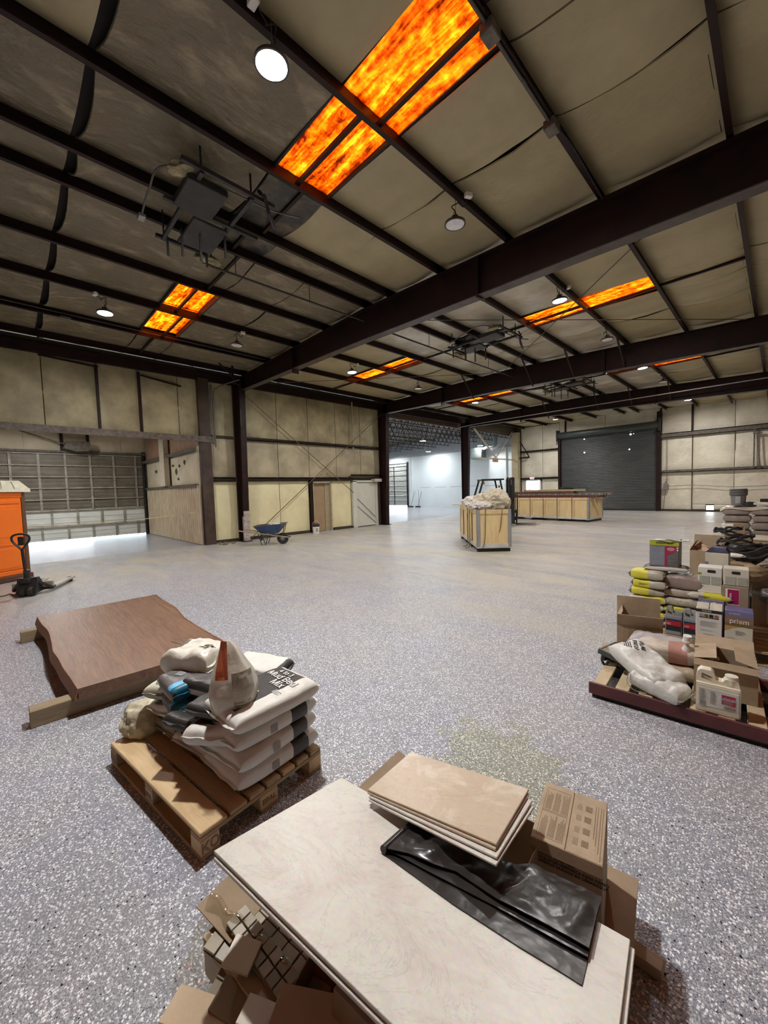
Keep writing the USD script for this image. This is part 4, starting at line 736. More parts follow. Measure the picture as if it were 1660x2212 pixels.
part(pt, 'corner_post', cb(1.0, 1.08, .0, .09, .14, 1.98, .012), M('toilet_post_brown', (.13, .06, .03), r=.5)); part(pt, 'side_panel', cat([cb(1.06, 1.09, .12 + i * .24, .30 + i * .24, .2, 1.9, .012) for i in range(4)]), og2)
part(pt, 'roof', extr(Polygon([(-.06, 0), (1.16, 0), (1.16, .06), (.95, .25), (.15, .25), (-.06, .06)]), 1.26, rot=(np.pi / 2, 0, 0), loc=(0, 1.2, 1.985)), roofm)
part(pt, 'roof_rib', cat([beam((x, -.062, 2.06), (x * .8 + .11, -.062, 2.22), .02, .012) for x in (.35, .62, .86)]), M('roof_rib', (.60, .58, .44))); part(pt, 'vent_pipe', cyl(.05, .5, (.9, .95, 2.3)), roofm)
# pallet jack
pj = thing('pallet_jack', 'black and grey pallet jack with an upright looped handle, before the portable toilet', 'pallet jack', (-10.05, .33, 0), 2.73)
jg = M('jack_grey', (.42, .39, .33), (.30, .27, .22), r=.5, sc=8)
for y in (-.24, .24):
    part(pj, 'fork', cat([cb(.0, 1.05, y - .08, y + .08, .055, .10, .012), extr([(1.05, -.08), (1.2, -.045), (1.2, .045), (1.05, .08)], .03, loc=(0, y, .06))]), jg); part(pj, 'load_roller', cyl(.038, .09, (1.0, y, .038), (np.pi / 2, 0, 0)), black_rubber); part(pj, 'roller_slot', bx(.93, 1.06, y - .035, y + .035, .099, .1015), steel_black)
part(pj, 'head_frame', cat([cb(-.02, .10, -.32, .32, .06, .12, .01), extr([(-.3, .05), (.05, .05), (.02, .20), (-.12, .34), (-.2, .34)], .3, rot=(np.pi / 2, 0, 0), loc=(0, .15, 0)), beam((.0, -.3, .09), (-.18, -.1, .28), .05, .04), beam((.0, .3, .09), (-.18, .1, .28), .05, .04)]), steel_black); part(pj, 'crossplate', cb(-.02, .03, -.32, .32, .10, .22, .01), jg)
for y in (-.10, .02): part(pj, 'steer_wheel', mv(lathe([(0, 0), (.03, 0), (.04, .012), (.085, .0), (.09, .012), (.09, .06), (.085, .07), (.04, .06), (.0, .07)], 24), (-.24, y + .07, .09), (np.pi / 2, 0, 0)), black_rubber, smooth=35)
part(pj, 'pump', cat([cyl(.05, .26, (-.2, 0, .36)), cbox(.16, .14, .1, .02, (-.22, 0, .3))]), steel_black); part(pj, 'handle_tube', tube([(-.24, 0, .42), (-.30, 0, .90)], .024, 10), steel_black)
part(pj, 'handle_loop', tube(curve([(-.30, 0, .88), (-.31, .05, .95), (-.32, .125, 1.06), (-.325, .11, 1.15), (-.33, .0, 1.18), (-.325, -.11, 1.15), (-.32, -.125, 1.06), (-.31, -.05, .95), (-.30, 0, .88)], 40), .018, 8), black_plastic); part(pj, 'release_lever', cbox(.03, .09, .16, .02, (-.32, 0, 1.05)), black_plastic)
solo('cord_scrap', tube(curve([(-10.35, -.28, .012), (-10.2, -.1, .012), (-10.3, .0, .012), (-10.12, .06, .012), (-10.0, .18, .012)], 30), .01, 5), strap_m, 'thin dark cord lying on the floor under the pallet jack', 'cord')
# walnut slab on two timbers
slab_m = wood('walnut_slab', (.25, .135, .075), (.13, .068, .04), axis=0, r=.42); bark = wood('walnut_edge', (.30, .13, .05), (.20, .085, .035), 0, r=.6)
near = [(-7.10, .25), (-6.65, .27), (-6.33, .30), (-6.09, .31), (-5.63, .30), (-5.34, .29), (-5.04, .31), (-4.73, .32), (-4.45, .34), (-4.11, .36)]
far = [(-4.07, 1.62), (-4.31, 1.62), (-4.6, 1.61), (-5.22, 1.60), (-5.52, 1.61), (-6.05, 1.67), (-6.71, 1.67), (-7.11, 1.69)]
near = [(x * .975, y * .975) for x, y in near]; far = [(x * .975, y * .975) for x, y in far]
ws = thing('live_edge_slab', 'wide walnut slab with wavy live edges resting on two timbers', 'wood slab', (-5.6, 1.0, 0))
cv = lambda P: curve([(x + 5.6, y - 1.0, 0) for x, y in P], 40)[:, :2]
n1, f1 = cv(near), cv(far)
po = Polygon([*n1, *f1]); part(ws, 'slab', extr(po, .10, loc=(0, 0, .14)), slab_m)
for e, s in ((n1, -1), (f1, 1)):
    m = sheet(lambda u, v, e=e, s=s: np.stack([np.interp(u, np.linspace(0, 1, len(e)), e[:, 0]), np.interp(u, np.linspace(0, 1, len(e)), e[:, 1]) + s * (.004 + .028 * v),   .24 - .095 * v + fb(u * 30, v, 1, 4) * .012], -1), 60, 4, .01 * s)
    part(ws, 'live_edge', m, bark)
part(ws, 'split', cat([beam((1.35, .28, .2415), (1.05, .20, .2415), .004, .003), beam((-1.4, .62, .2415), (-1.1, .60, .2415), .004, .003)]), seam_dark)
tw = wood('old_timber', (.34, .26, .15), (.22, .165, .10), axis=1)
solo('timber', cb(-6.78, -6.65, .06, 1.62, 0, .139, .006), tw, 'timber under the left end of the walnut slab, its end sticking out', 'timber'); solo('timber', cb(-4.22, -4.09, .05, 1.5, 0, .139, .006), tw, 'timber under the near right end of the walnut slab', 'timber')
# ------------------------------------------------------------------ pallet with mortar bags
PO, PA = np.array([-3.141, .422]), .14
def pw(x, y, z=0): return (PO[0] + math.cos(PA) * x - math.sin(PA) * y, PO[1] + math.sin(PA) * x + math.cos(PA) * y, z)
pine = [wood(f'pine_{i}', c, c2, 0, r=.6) for i, (c, c2) in enumerate((((.66, .48, .27), (.50, .35, .18)), ((.47, .35, .20), (.36, .265, .145)), ((.41, .31, .175), (.31, .23, .125))))]
piney = wood('pine_cross', (.42, .30, .16), (.32, .22, .115), 1, r=.65)
def pallet(label, loc, yaw, L, D, widths, gap, mats, matx):
    t = thing('pallet', label, 'pallet', (loc[0], loc[1], 0), yaw); y = 0
    for i, w in enumerate(widths): part(t, 'deck_board', cb(0, L, y, y + w, .122, .145, .004), mats[i % len(mats)]); y += w + gap
    for x in (0, L / 2 - .05, L - .1): part(t, 'stringer_board', cb(x, x + .1, 0, D, .1, .122, .003), matx)
    for x in (0, L / 2 - .05, L - .1):
        for yy in (0, D / 2 - .06, D - .1):
            b = part(t, 'block', cb(x, x + .1, yy, yy + (.12 if .1 < yy < D - .2 else .1), .022, .1, .003), mats[(i + int(x * 10)) % len(mats)])
    for yy in (0, D / 2 - .05, D - .1): part(t, 'bottom_board', cb(0, L, yy, yy + .1, 0, .022, .003), mats[-1])
    return t
pal = pallet('pine pallet loaded with mortar bags in the left foreground', PO, PA, 1.2, .8, [.145, .1, .095, .095, .09, .09, .085], .0167, [pine[0], pine[1], pine[2], pine[1]], piney)
for m in (on_front(text('KO', .05, .001), .05, -.001, .06), on_front(text('EPAL', .028, .001), .6, -.001, .06), mv(on_front(text('KO', .05, .001), .05, -.001, .06), (1.2005, 0, 0), (0, 0, np.pi / 2)), mv(on_front(text('EPAL', .028, .001), .4, -.001, .06), (1.2005, 0, 0), (0, 0, np.pi / 2))): part(pal, 'stamp', m, ink_brown)
bag_white = M('bag_white', (.76, .75, .71), (.66, .65, .60), r=.5, sc=6, bump=.25, bsc=14, disp=.02)
bag_panel = lambda nm, x0, x1, w=.15: M(nm, (.76, .75, .71), (.66, .65, .60), r=.5, sc=6, bump=.25, bsc=14, disp=.02, regions=[([('x', x0, x1), ('y', -w, w)], (.045, .043, .042))])
bag_p1 = M('bag_dark_panel', (.76, .75, .71), (.66, .65, .60), r=.5, sc=6, bump=.25, bsc=14, disp=.02, regions=[([('x', -.24, .25), ('y', -.11, .21)], (.045, .043, .042))]); bag_side = M('bag_side_band', (.76, .75, .71), (.66, .65, .6), r=.5, sc=6, bump=.25, bsc=14, regions=[([('x', .08, .2)], (.055, .052, .05)), ([('x', -.24, .05), ('y', -.14, .14)], (.05, .048, .046))])
bag_black = M('bag_black', (.045, .043, .042), (.07, .067, .063), r=.45, sc=8, bump=.3, bsc=16, regions=[([('x', -.4, -.17)], (.70, .69, .66)), ([('y', -.4, -.13)], (.64, .63, .59)), ([('y', .13, .4)], (.66, .65, .62))])
bag_black2 = M('bag_black_plain', (.05, .048, .046), (.085, .08, .076), r=.45, sc=8, bump=.35, bsc=16, regions=[([('y', -.4, -.12)], (.58, .56, .52)), ([('y', .135, .4)], (.66, .65, .61)), ([('x', -.4, -.26)], (.60, .59, .55))])
bag_grey = M('bag_grey', (.16, .155, .155), (.22, .21, .2), r=.42, sc=7, bump=.35, bsc=13, regions=[([('y', .08, .4)], (.66, .65, .62)), ([('y', -.4, -.12)], (.62, .6, .57))])
bag_teal = M('bag_teal', (.13, .125, .12), (.18, .17, .165), r=.42, sc=9, bump=.35, bsc=16, regions=[([('x', .07, .11)], (.16, .52, .85)), ([('x', .11, .3)], (.012, .15, .24)), ([('y', -.3, -.095), ('z', -1, .085)], (.05, .03, .027)), ([('y', -.3, -.08), ('z', -1, .035)], (.52, .5, .45)), ([('x', .11, .3), ('z', -1, .05)], (.008, .09, .15))])
bag_cream = M('bag_cream', (.70, .68, .55), (.60, .58, .46), r=.5, sc=6, bump=.3, bsc=12, regions=[([('z', .02, .07), ('x', -.4, -.24)], (.30, .32, .25))])
bag_strip = M('bag_strip', (.11, .105, .10), (.16, .155, .15), r=.42, sc=8, bump=.35, bsc=14, regions=[([('y', -.4, -.10), ('z', -1, .062)], (.68, .66, .61)), ([('y', -.4, -.13), ('z', .062, 1)], (.035, .033, .032))])
bag_tan = M('bag_tan', (.36, .33, .27), (.22, .2, .165), r=.55, sc=8, bump=.4, bsc=12)
NB = [0]
def sack(label, loc, rot, L, W, H, mat, seed, wr=.012, name='mortar_bag', deco=None, group=None):
    m, f = bagf(L, W, H, seed, wr)
    t = thing(name, label, 'bag', loc, rot, group); part(t, 'sack', m, mat, smooth=50)
    zm = H / 2
    for s in (-1, 1):
        e = sheet(lambda u, v, s=s: np.stack([s * (L / 2 - .006 + .022 * v), (u - .5) * W * .93, zm + .004 * np.sin(u * 15 + seed) * (.3 + v) + .006 * np.sin(u * 5 + seed * 2) * v], -1), 14, 3, .003 * s)
        part(t, 'sewn_end', e, mat, smooth=50)
    if deco:
        for nm, me, mt in deco(f, L, W, H): part(t, nm, me, mt)
    return t
RZ = lambda a: (lambda m: mv(m, rot=(0, 0, a)))
def deco_mud(f, L, W, H):
    P = lambda m, x, y: mv(m, (x, y, 0), (0, 0, -np.pi / 2))
    o = [('lettering', drape(cat([P(text('4 to 1', .038), .205, 0.03), P(text('Mud Bed', .05), .145, -.01), P(text('Mix', .05), .085, -.045)]), f, .004), ink_white)]
    o.append(('small_print', drape(cat([P(lines(-.1, .05, -.02, .02, 3, 4), -.06, 0), P(lines(-.06, .06, -.012, .012, 2, 6), -.14, 0), P(lines(-.03, .03, -.02, .02, 4, 8), .02, -.13)]), f, .004), ink_white))
    return o
def deco_band(f, L, W, H):
    P = lambda m, x, y: mv(m, (x, y, 0), (0, 0, -np.pi / 2))
    sidez = lambda tx, x: mv(on_front(tx, 0, 0, 0), (x, -W / 2 - .002, H * .5))
    return [('lettering', drape(P(text('4 to 1', .05), .0, 0), f, .004), ink_grey), ('square_mark', cat([sidez(cat([bx(-.024, .024, -.024, .024, 0, .0008)]), -.05)]), ink_grey)]
def deco_black(f, L, W, H):
    P = lambda m, x, y: mv(m, (x, y, 0), (0, 0, -np.pi / 2))
    fr = cat([bx(-.035, .035, .03, .035, 0, .001), bx(-.035, .035, -.035, -.03, 0, .001), bx(-.035, -.03, -.035, .035, 0, .001), bx(.03, .035, -.035, .035, 0, .001), bx(-.022, .022, -.022, .022, 0, .001)])
    return [('lettering', drape(P(text('4 to 1', .055), .15, .02), f, .004), ink_grey), ('small_print', drape(cat([P(lines(-.10, .10, -.02, .03, 3, 11, .28), .07, 0), P(lines(-.10, .05, -.01, .02, 2, 13, .3), -.0, 0)]), f, .004), ink_grey), ('framed_mark', drape(P(fr, -.12, -.06), f, .004), ink_white)]
def deco_mark(f, L, W, H):
    P = lambda m, x, y: mv(m, (x, y, 0), (0, 0, -np.pi / 2))
    return [('lettering', drape(P(text('4 to 1', .04), .05, .02), f, .004), ink_grey), ('label', drape(P(cat([bx(-.035, .035, -.05, .05, 0, .001)]), -.14, .0), f, .004), paper_white)]
H2 = math.pi / 2
# right-hand stack of four white bags
for i, (x, y, z, a, d) in enumerate(((.965, .53, .147, H2 - .03, deco_band), (.97, .52, .258, H2 + .05, deco_band), (.96, .53, .365, H2 - .02, deco_band), (.98, .535, .472, H2 - .06, deco_mud))):
    sack(f'white black-printed mortar bag, {["lowest", "second", "third", "topmost, lettered Mud Bed Mix,"][i]} in the right stack on the pallet', pw(x, y, z), (0, 0, PA + a), .575, .42, .118, bag_p1 if i == 3 else bag_side, 11 + i, .010, deco=d)
# middle column
sack('brown-grey mortar bag lowest in the middle of the loaded pallet', pw(.56, .53, .147), (0, 0, PA + H2 + .12), .56, .40, .115, bag_black2, 21, deco=deco_mark)
sack('black mortar bag second in the middle column, its end drooping over the pallet front', pw(.52, .52, .262), (0, .10, PA + H2 + .2), .56, .38, .115, bag_black2, 22, deco=deco_mark)
sack('black mortar bag with a white lower edge, under the charcoal labelled bag', pw(.62, .47, .375), (.0, .02, PA + .12), .46, .34, .112, bag_strip, 23, deco=deco_mark)
# left column
sack('tan crumpled mortar bag at the bottom left of the pile', pw(.19, .51, .147), (0, 0, PA + H2 + .1), .55, .36, .11, bag_tan, 31, .02); sack('grey-brown mortar bag above the tan one at the left of the pile', pw(.22, .51, .252), (0, .05, PA + H2 + .2), .55, .38, .11, bag_black2, 32, .016)
sack('cream mortar bag with a grey-green printed end, at the upper left of the pile', pw(.13, .50, .362), (0, .06, PA + H2 + .45), .55, .36, .118, bag_cream, 33, .014, deco=lambda f, L, W, H: [('lettering', drape(mv(cat([text('803', .06), mv(lines(-.06, .06, -.03, .03, 3, 5), (0, .12, 0))]), (-.12, 0, 0), (0, 0, -H2)), f, .004), ink_green)])
deco_bar = lambda f, L, W, H: [('barcode', drape(mv(cat([bx(-.03, .03, -.022, .022, 0, .001)]), (-.01, -.01, 0), (0, 0, .4)), f, .003), M('barcode_blue', (.55, .62, .66))), ('barcode_bars', drape(mv(cat([bx(-.026 + i * .009, -.022 + i * .009, -.019, .019, 0, .001) for i in range(6)]), (-.01, -.01, 0), (0, 0, .4)), f, .0045), ink_grey)]
sack('small teal and charcoal bag under the barcoded one at the pile front', pw(.40, .33, .372), (.0, .03, PA - .22), .31, .25, .105, bag_teal, 34, .01)
sack('small teal and charcoal bag with a pale blue stripe and barcode at the pile front', pw(.37, .34, .475), (.06, .03, PA - .12), .30, .25, .115, bag_teal, 44, .012, deco=deco_bar)
sack('charcoal mortar bag with white edges on the pile, left of the upright bag', pw(.60, .49, .485), (.03, .04, PA + .28), .44, .32, .112, bag_strip, 35, .012, deco=deco_mark)
sack('black and white mortar bag with a bright folded end at the pile front', pw(.84, .37, .325), (.0, .22, PA + H2 + .55), .46, .33, .12, bag_black, 36, .018, deco=deco_black)
sack('black lettered mortar bag lying across the gap in front of the upright bag', pw(.80, .44, .44), (.06, .12, PA + H2 + .35), .44, .36, .10, M('bag_black_lettered', (.042, .04, .038), (.06, .057, .054), r=.45, sc=8, bump=.3, bsc=16), 37, .012, deco=deco_black)
sack('small black bag with printed lines wedged at the pile front', pw(.60, .27, .33), (.15, .35, PA + H2 + .5), .30, .24, .09, M('bag_black_lettered', (.042, .04, .038)), 38, .015, deco=lambda f, L, W, H: [('small_print', drape(mv(lines(-.09, .09, -.06, .08, 5, 21, .3), (0, 0, 0), (0, 0, -H2)), f, .004), ink_grey)])
sack('white mortar bag lying across the back of the pile with a black band', pw(.62, .77, .48), (.1, 0, PA + .25), .44, .24, .11, M('bag_white_band', (.76, .75, .71), (.66, .65, .6), r=.5, sc=6, bump=.25, bsc=14, regions=[([('x', .19, .4)], (.05, .05, .05))]), 39, .014)
sack('plump white bag with black marks on top of the pile, left of the upright bag', pw(.27, .50, .535), (.05, -.06, PA + .35), .40, .30, .18, M('bag_white_marks', (.74, .72, .64), (.60, .57, .48), r=.42, sc=6, bump=.5, bsc=10, regions=[([('x', -.20, -.13), ('y', -.08, .1)], (.12, .11, .09))]), 40, .03, deco=lambda f, L, W, H: [('lettering', drape(mv(cat([text('BLEN', .03), mv(text('GAT', .03), (0, -.045, 0))]), (.12, .0, 0), (0, 0, -.3)), f, .005), ink)])
# the upright open bag
def upright():
    nz, na = 40, 48; zs = np.linspace(0, 1, nz); V = []
    rx = np.interp(zs, (0, .04, .22, .45, .62, .8, .94, 1), (.05, .078, .112, .133, .115, .075, .045, .012)); ry = np.interp(zs, (0, .04, .22, .45, .62, .8, .94, 1), (.05, .07, .11, .13, .10, .055, .03, .008))
    for k, z in enumerate(zs):
        a = np.arange(na) * 2 * np.pi / na; sq = (np.abs(np.cos(a)) ** 4 + np.abs(np.sin(a)) ** 4) ** -.25; sq = .6 * sq + .4
        wob = 1 + .10 * fb(np.cos(a) * 2 + z * 3, np.sin(a) * 2, 2.2, 5, 3) + .10 * (z > .55) * np.cos(a * 7 + z * 5) * z * .5
        V.append(np.stack([rx[k] * sq * wob * np.cos(a) - .03 * z * z, ry[k] * sq * wob * np.sin(a) + .05 * z * z, np.full(na, z * .50)], -1))
    V = np.concatenate(V); F = []
    for k in range(nz - 1):
        for j in range(na):
            j2 = (j + 1) % na; F += [(k * na + j, k * na + j2, (k + 1) * na + j2), (k * na + j, (k + 1) * na + j2, (k + 1) * na + j)]
    n = len(V); V = np.vstack([V, [0, 0, 0], V[-na:].mean(0)])
    for j in range(na): j2 = (j + 1) % na; F += [(n, j2, j), (n + 1, (nz - 1) * na + j, (nz - 1) * na + j2)]
    return trimesh.Trimesh(V, F, process=False), zs, rx, ry
um, uz, urx, ury = upright()
ub = thing('mortar_bag', 'upright translucent white bag with an orange torn opening, standing on top of the pile', 'bag', pw(.955, .375, .43), (.06, -.02, PA + .75))
part(ub, 'sack', um, M('bag_translucent', (.70, .67, .58), (.58, .55, .46), r=.4, sc=5, bump=.45, bsc=11, trans=.2, regions=[([('z', .02, .085), ('y', -1, 0), ('x', -.06, .07)], (.22, .21, .17))]), smooth=55)
def on_upright(a0, a1, z0, z1, n=14, lift=.003):
    def f(u, v):
        a = a0 + (a1 - a0) * u; z = z0 + (z1 - z0) * v; k = z / .6
        rx, ry = np.interp(k, uz, urx), np.interp(k, uz, ury); sq = (np.abs(np.cos(a)) ** 4 + np.abs(np.sin(a)) ** 4) ** -.25; sq = .6 * sq + .4
        wob = 1 + .10 * fb(np.cos(a) * 2 + k * 3, np.sin(a) * 2, 2.2, 5, 3) + .10 * (k > .55) * np.cos(a * 7 + k * 5) * k * .5
        return np.stack([(rx * wob * sq + lift) * np.cos(a) - .03 * k * k, (ry * wob * sq + lift) * np.sin(a) + .05 * k * k, z], -1)
    return sheet(f, n, n, .002)
part(ub, 'orange_opening', on_upright(-2.05, -1.5, .33, .52), M('orange_inside', (.62, .13, .035), (.50, .16, .08), r=.6, sc=12))
part(ub, 'printed_panel', on_upright(-1.35, -.35, .16, .36), M('grey_panel', (.36, .35, .29), (.46, .44, .37), r=.5, sc=24)); part(ub, 'text_rows', cat([on_upright(-1.3, -.4, z, z + .007, 8, .005) for z in (.06, .08, .10, .118, .15, .17, .19)]), ink_grey); part(ub, 'square_mark', cat([on_upright(-1.75, -1.45, .035, .075, 6, .005)]), paper_white)
# plastic bag hanging off the left rear of the pile
def hang(u, v):
    a = (u - .5) * 1.0; return np.stack([-.16 - .16 * v + .05 * np.sin(u * 6), .06 + .42 * u + .04 * np.sin(v * 5 + u * 9), .42 - .33 * v ** 1.2 + .025 * np.sin(u * 14 + v * 7) + .03 * np.sin(v * 9)], -1)
hb = thing('plastic_bag', 'crumpled cream plastic bag hanging over the left side of the loaded pallet', 'bag', pw(.13, .10), (0, 0, PA))
part(hb, 'film', mv(blob(.30, .32, .26, 61, .3, 1.5, 4, fine=.10), (-.12, .12, .20), (.2, .5, .3)), M('cream_bag_film', (.64, .59, .42), (.46, .41, .27), r=.4, sc=4, bump=.7, bsc=9, trans=.15), smooth=60)
# ------------------------------------------------------------------ the tile pile in the foreground
stone = M('cream_stone_tile', (.64, .61, .53), (.47, .45, .385), r=.32, sc=2.2, det=9, dist=1.6, lo=.42, hi=.68, rr=.08)
def stone_mat(name, c, c2, c3, sc, off):
    N = {'tc': ('texture_coordinate', {}), 'mp': ('mapping', {'location': off, 'scale': (1, 1.5, 1)}), 'n': ('noise_texture', {'scale': sc, 'detail': 9, 'roughness': .62, 'distortion': 1.2}), 'r': ('rgb_ramp', {'ramp': [(0, c2), (.36, c2), (.5, c), (.62, c), (.78, c3), (1, c3)]}),
         'v': ('noise_texture', {'scale': sc * .8, 'detail': 7, 'roughness': .7, 'distortion': 2.4}), 'va': ('math', {'math_type': 'subtract', 'value2': .5}), 'vb': ('math', {'math_type': 'absolute'}), 'vr': ('map_range', {'from_min': 0.0, 'from_max': .012, 'to_min': .30, 'to_max': 0, 'clamp': True}), 'm': ('mix_color', {'b': tuple(x * .45 for x in c)}),
         'f': ('noise_texture', {'scale': 60, 'detail': 4}), 'fm': ('mix_color', {'blend_type': 'multiply', 'fac': .25}), 'p': ('principled_bsdf', {'roughness': .34}), 'b': ('bump', {'strength': .06, 'distance': .01})}
    L = [('tc.object', 'mp.vector'), ('mp.vector', 'n.vector'), ('n.fac', 'r.fac'), ('mp.vector', 'v.vector'), ('v.fac', 'va.value1'), ('va.value', 'vb.value1'), ('vb.value', 'vr.value'), ('r.color', 'm.a'), ('vr.result', 'm.fac'), ('m.result', 'fm.a'), ('tc.object', 'f.vector'), ('f.color', 'fm.b'), ('fm.result', 'p.base_color'), ('n.fac', 'b.height'), ('b.normal', 'p.normal')]
    return usdkit.material(stage, '/World/Looks/' + name, N, L, surface='p.BSDF')
stone_big = stone_mat('stone_pale', (.74, .73, .66), (.68, .62, .56), (.62, .61, .55), 2.6, (0, 0, 0)); stone_tan = stone_mat('stone_tan', (.60, .49, .36), (.72, .63, .50), (.52, .42, .30), 4.5, (2, 1, 0))
tile_edge = M('tile_body', (.66, .63, .55), r=.6)
BT = ((-1.305, .435, .61), (-.216, -.007, .153))
def tile(name, label, loc, rot, L, W, mat, cat_='tile', th=.010, group=None):
    t = thing(name, label, cat_, loc, rot, group); part(t, 'slab', cb(0, L, 0, W, -th, 0, .0015), mat); return t
tile('porcelain_tile', 'large pale stone-look porcelain slab lying uppermost in the foreground', BT[0], BT[1], 1.135, .63, stone_big)
TR = rotm(*BT[1])[:3, :3]
def on_tile(s, t, n=0): return tuple(np.array(BT[0]) + TR @ np.array([s, t, n]))
tile('porcelain_tile', 'second large porcelain slab, just under the uppermost one', on_tile(.012, -.006, -.013), BT[1], 1.135, .63, stone_big)
card = [kraft, kraft_dark, M('kraft_card_pale', (.52, .40, .27), (.45, .34, .22), r=.75, sc=7, bump=.05, bsc=80)]
def carton(label, loc, rot, L, W, H, mat, flaps=(), closed=True, name='cardboard_box', th=.004, seam='x', group=None):
    """a carton with its origin at a bottom corner; flaps: (side, opening angle, length)"""
    t = thing(name, label, 'box', loc, rot, group)
    if closed:
        part(t, 'carton', cb(0, L, 0, W, 0, H - .004, .004), mat)
        g = .0025
        if seam == 'x': part(t, 'top_flap', cb(0, L, 0, W / 2 - g, H - .004, H, .0015), mat); part(t, 'top_flap', cb(0, L, W / 2 + g, W, H - .004, H + .001, .0015), mat)
        else: part(t, 'top_flap', cb(0, L / 2 - g, 0, W, H - .004, H, .0015), mat); part(t, 'top_flap', cb(L / 2 + g, L, 0, W, H - .004, H + .001, .0015), mat)
    else:
        for (x0, x1, y0, y1) in ((0, L, 0, th), (0, L, W - th, W), (0, th, th, W - th), (L - th, L, th, W - th)): part(t, 'wall', bx(x0, x1, y0, y1, 0, H), mat)
        part(t, 'bottom', bx(th, L - th, th, W - th, .002, .008), mat)
    for side, ang, ln in flaps:
        if side in 'fb': m = bx(0, L, 0, ln, 0, th); pos = (0, 0, H) if side == 'f' else (L, W, H); rz = math.pi if side == 'b' else 0
        else: m = bx(0, W, 0, ln, 0, th); pos = (0, W, H) if side == 'l' else (L, 0, H); rz = -math.pi / 2 if side == 'l' else math.pi / 2
        m = mv(m, rot=(ang, 0, 0)); m = mv(m, pos, (0, 0, rz)); part(t, 'flap', m, mat)
    return t
fp = pallet('rough pallet hidden under the tile pile, a board end sticking out at the right', (-1.30, .42), .12, 1.0, 1.15, [.1] * 8, .05, [pine[2]], piney)
solo('board', mv(cb(-.30, .42, -.03, .03, 0, .045, .004), (-.68, 1.60, .001), (0, 0, .02)), wood('board_pale', (.50, .42, .30), (.38, .30, .20), 0), 'flat board on the floor poking out to the right from under the tile pile', 'board')
# cartons carrying the slabs
tb = carton('tall lettered kraft carton of wall tiles at the rear right of the tile pile', (-.633, 1.347, .155), (0, 0, .229), .238, .315, .325, kraft, seam='y')
part(tb, 'lettering', cat([on_front(mv(text(s, .0098, .0008), (text(s, .0098).extents[0] / 2, 0, 0)), .012, -.0008, .278 - i * .0155) for i, s in enumerate(('CERAMIC WALL TILE', 'AZULEJO DE CERÁMICA PARA PARED', 'CARREAUX MURAUX EN CÉRAMIQUE'))]), ink)
def frame(x0, x1, y0, y1, w=.0012): return cat([bx(x0, x1, y0, y0 + w, 0, .0006), bx(x0, x1, y1 - w, y1, 0, .0006), bx(x0, x0 + w, y0, y1, 0, .0006), bx(x1 - w, x1, y0, y1, 0, .0006)])
T_ = lambda m: mv(m, (0, 0, .3252))
part(tb, 'printed_table', T_(cat([frame(.014, .106, .02, .15), frame(.014, .106, .155, .285)] + [mv(lines(-.058, .055, -.012, .012, 7, 3 * i + j, .45), (.032 + .03 * i, .085 + .135 * j, 0), (0, 0, math.pi / 2)) for i in range(3) for j in range(2)])), ink_brown)
part(tb, 'printed_squares', T_(cat([bx(.165, .188, y, y + .028, .001, .0018) for y in (.045, .105, .165, .225)] + [mv(lines(-.018, .018, -.009, .009, 4, int(y * 99), .4), (.145, y + .014, .001), (0, 0, math.pi / 2)) for y in (.045, .105, .165, .225)] + [bx(x, x + .0022, .10 - k * .03, .27, .001, .0018) for k, x in enumerate((.200, .208, .218, .226))])), ink_brown)
part(tb, 'torn_end_flap', mv(bx(0, .238, -.036, 0, 0, .003), (0, .0, .324), (1.2, 0, 0)), kraft)
carton('flat kraft carton beneath the wall tile carton, at the rear right of the pile', (-.66, 1.25, .146), (0, 0, .229), .0, 0, 0, kraft) if False else None
solo('card_sheet', mv(cb(0, .42, 0, .58, 0, .006, .001), (-.70, 1.15, .147), (0, 0, .16)), card[1], 'sheet of kraft card under the wall tile carton', 'card sheet')
carton('long kraft carton on the pallet under the tan tile stack', (-1.235, 1.03, .146), (0, 0, .116), .66, .34, .31, card[1], flaps=(('f', -.35, .08), ('l', 2.85, .06)), closed=False)
TS = ((-1.192, 1.024, .541), (-.035, -.149, .116)); SR = rotm(*TS[1])[:3, :3]
for i, (ds, dt, dz, a, lab) in enumerate(((0, 0, 0, 0, 'tan veined wall tile lying topmost on the fanned tile stack'), (.0, -.004, -.011, -.012, 'tan tile second from the top of the fanned tile stack'), (.012, -.012, -.022, -.03, 'pale tile third from the top, fanned out to the right'), (.016, -.018, -.034, -.05, 'pale tile lowest in the fanned stack, its corner sticking out'))):
    p = np.array(TS[0]) + SR @ np.array([ds, dt, dz * .75]); tile('wall_tile', lab, tuple(p), (TS[1][0], TS[1][1], TS[1][2] + a), .572, .314, stone_tan if i < 2 else stone_big, th=.008)
carton('kraft carton carrying the left end of the large slab', (-1.36, .40, .146), (0, 0, .15), .46, .55, .14, card[0]); carton('kraft carton under the middle of the large slab, its side flap bulging', (-.82, .56, .146), (0, 0, .15), .40, .48, .31, card[1], flaps=(('f', -1.75, .13),))
carton('opened kraft carton under the slab edge in the foreground', (-.93, .42, .146), (0, 0, .35), .26, .20, .22, card[1], closed=False, flaps=(('f', -1.4, .05),))
carton('pale kraft carton corner at the very bottom left of the picture', (-1.20, .15, .005), (0, 0, .55), .24, .19, .25, card[2])
carton('pinkish kraft carton at the bottom edge below the large slab', (-.86, .33, .15), (0, 0, .62), .22, .2, .24, M('kraft_pink', (.52, .37, .27), (.46, .32, .23), r=.7)); carton('small pale carton at the bottom edge beside the mosaic sheets', (-.97, .30, .15), (0, 0, .5), .10, .14, .22, M('carton_pale', (.60, .54, .46)))
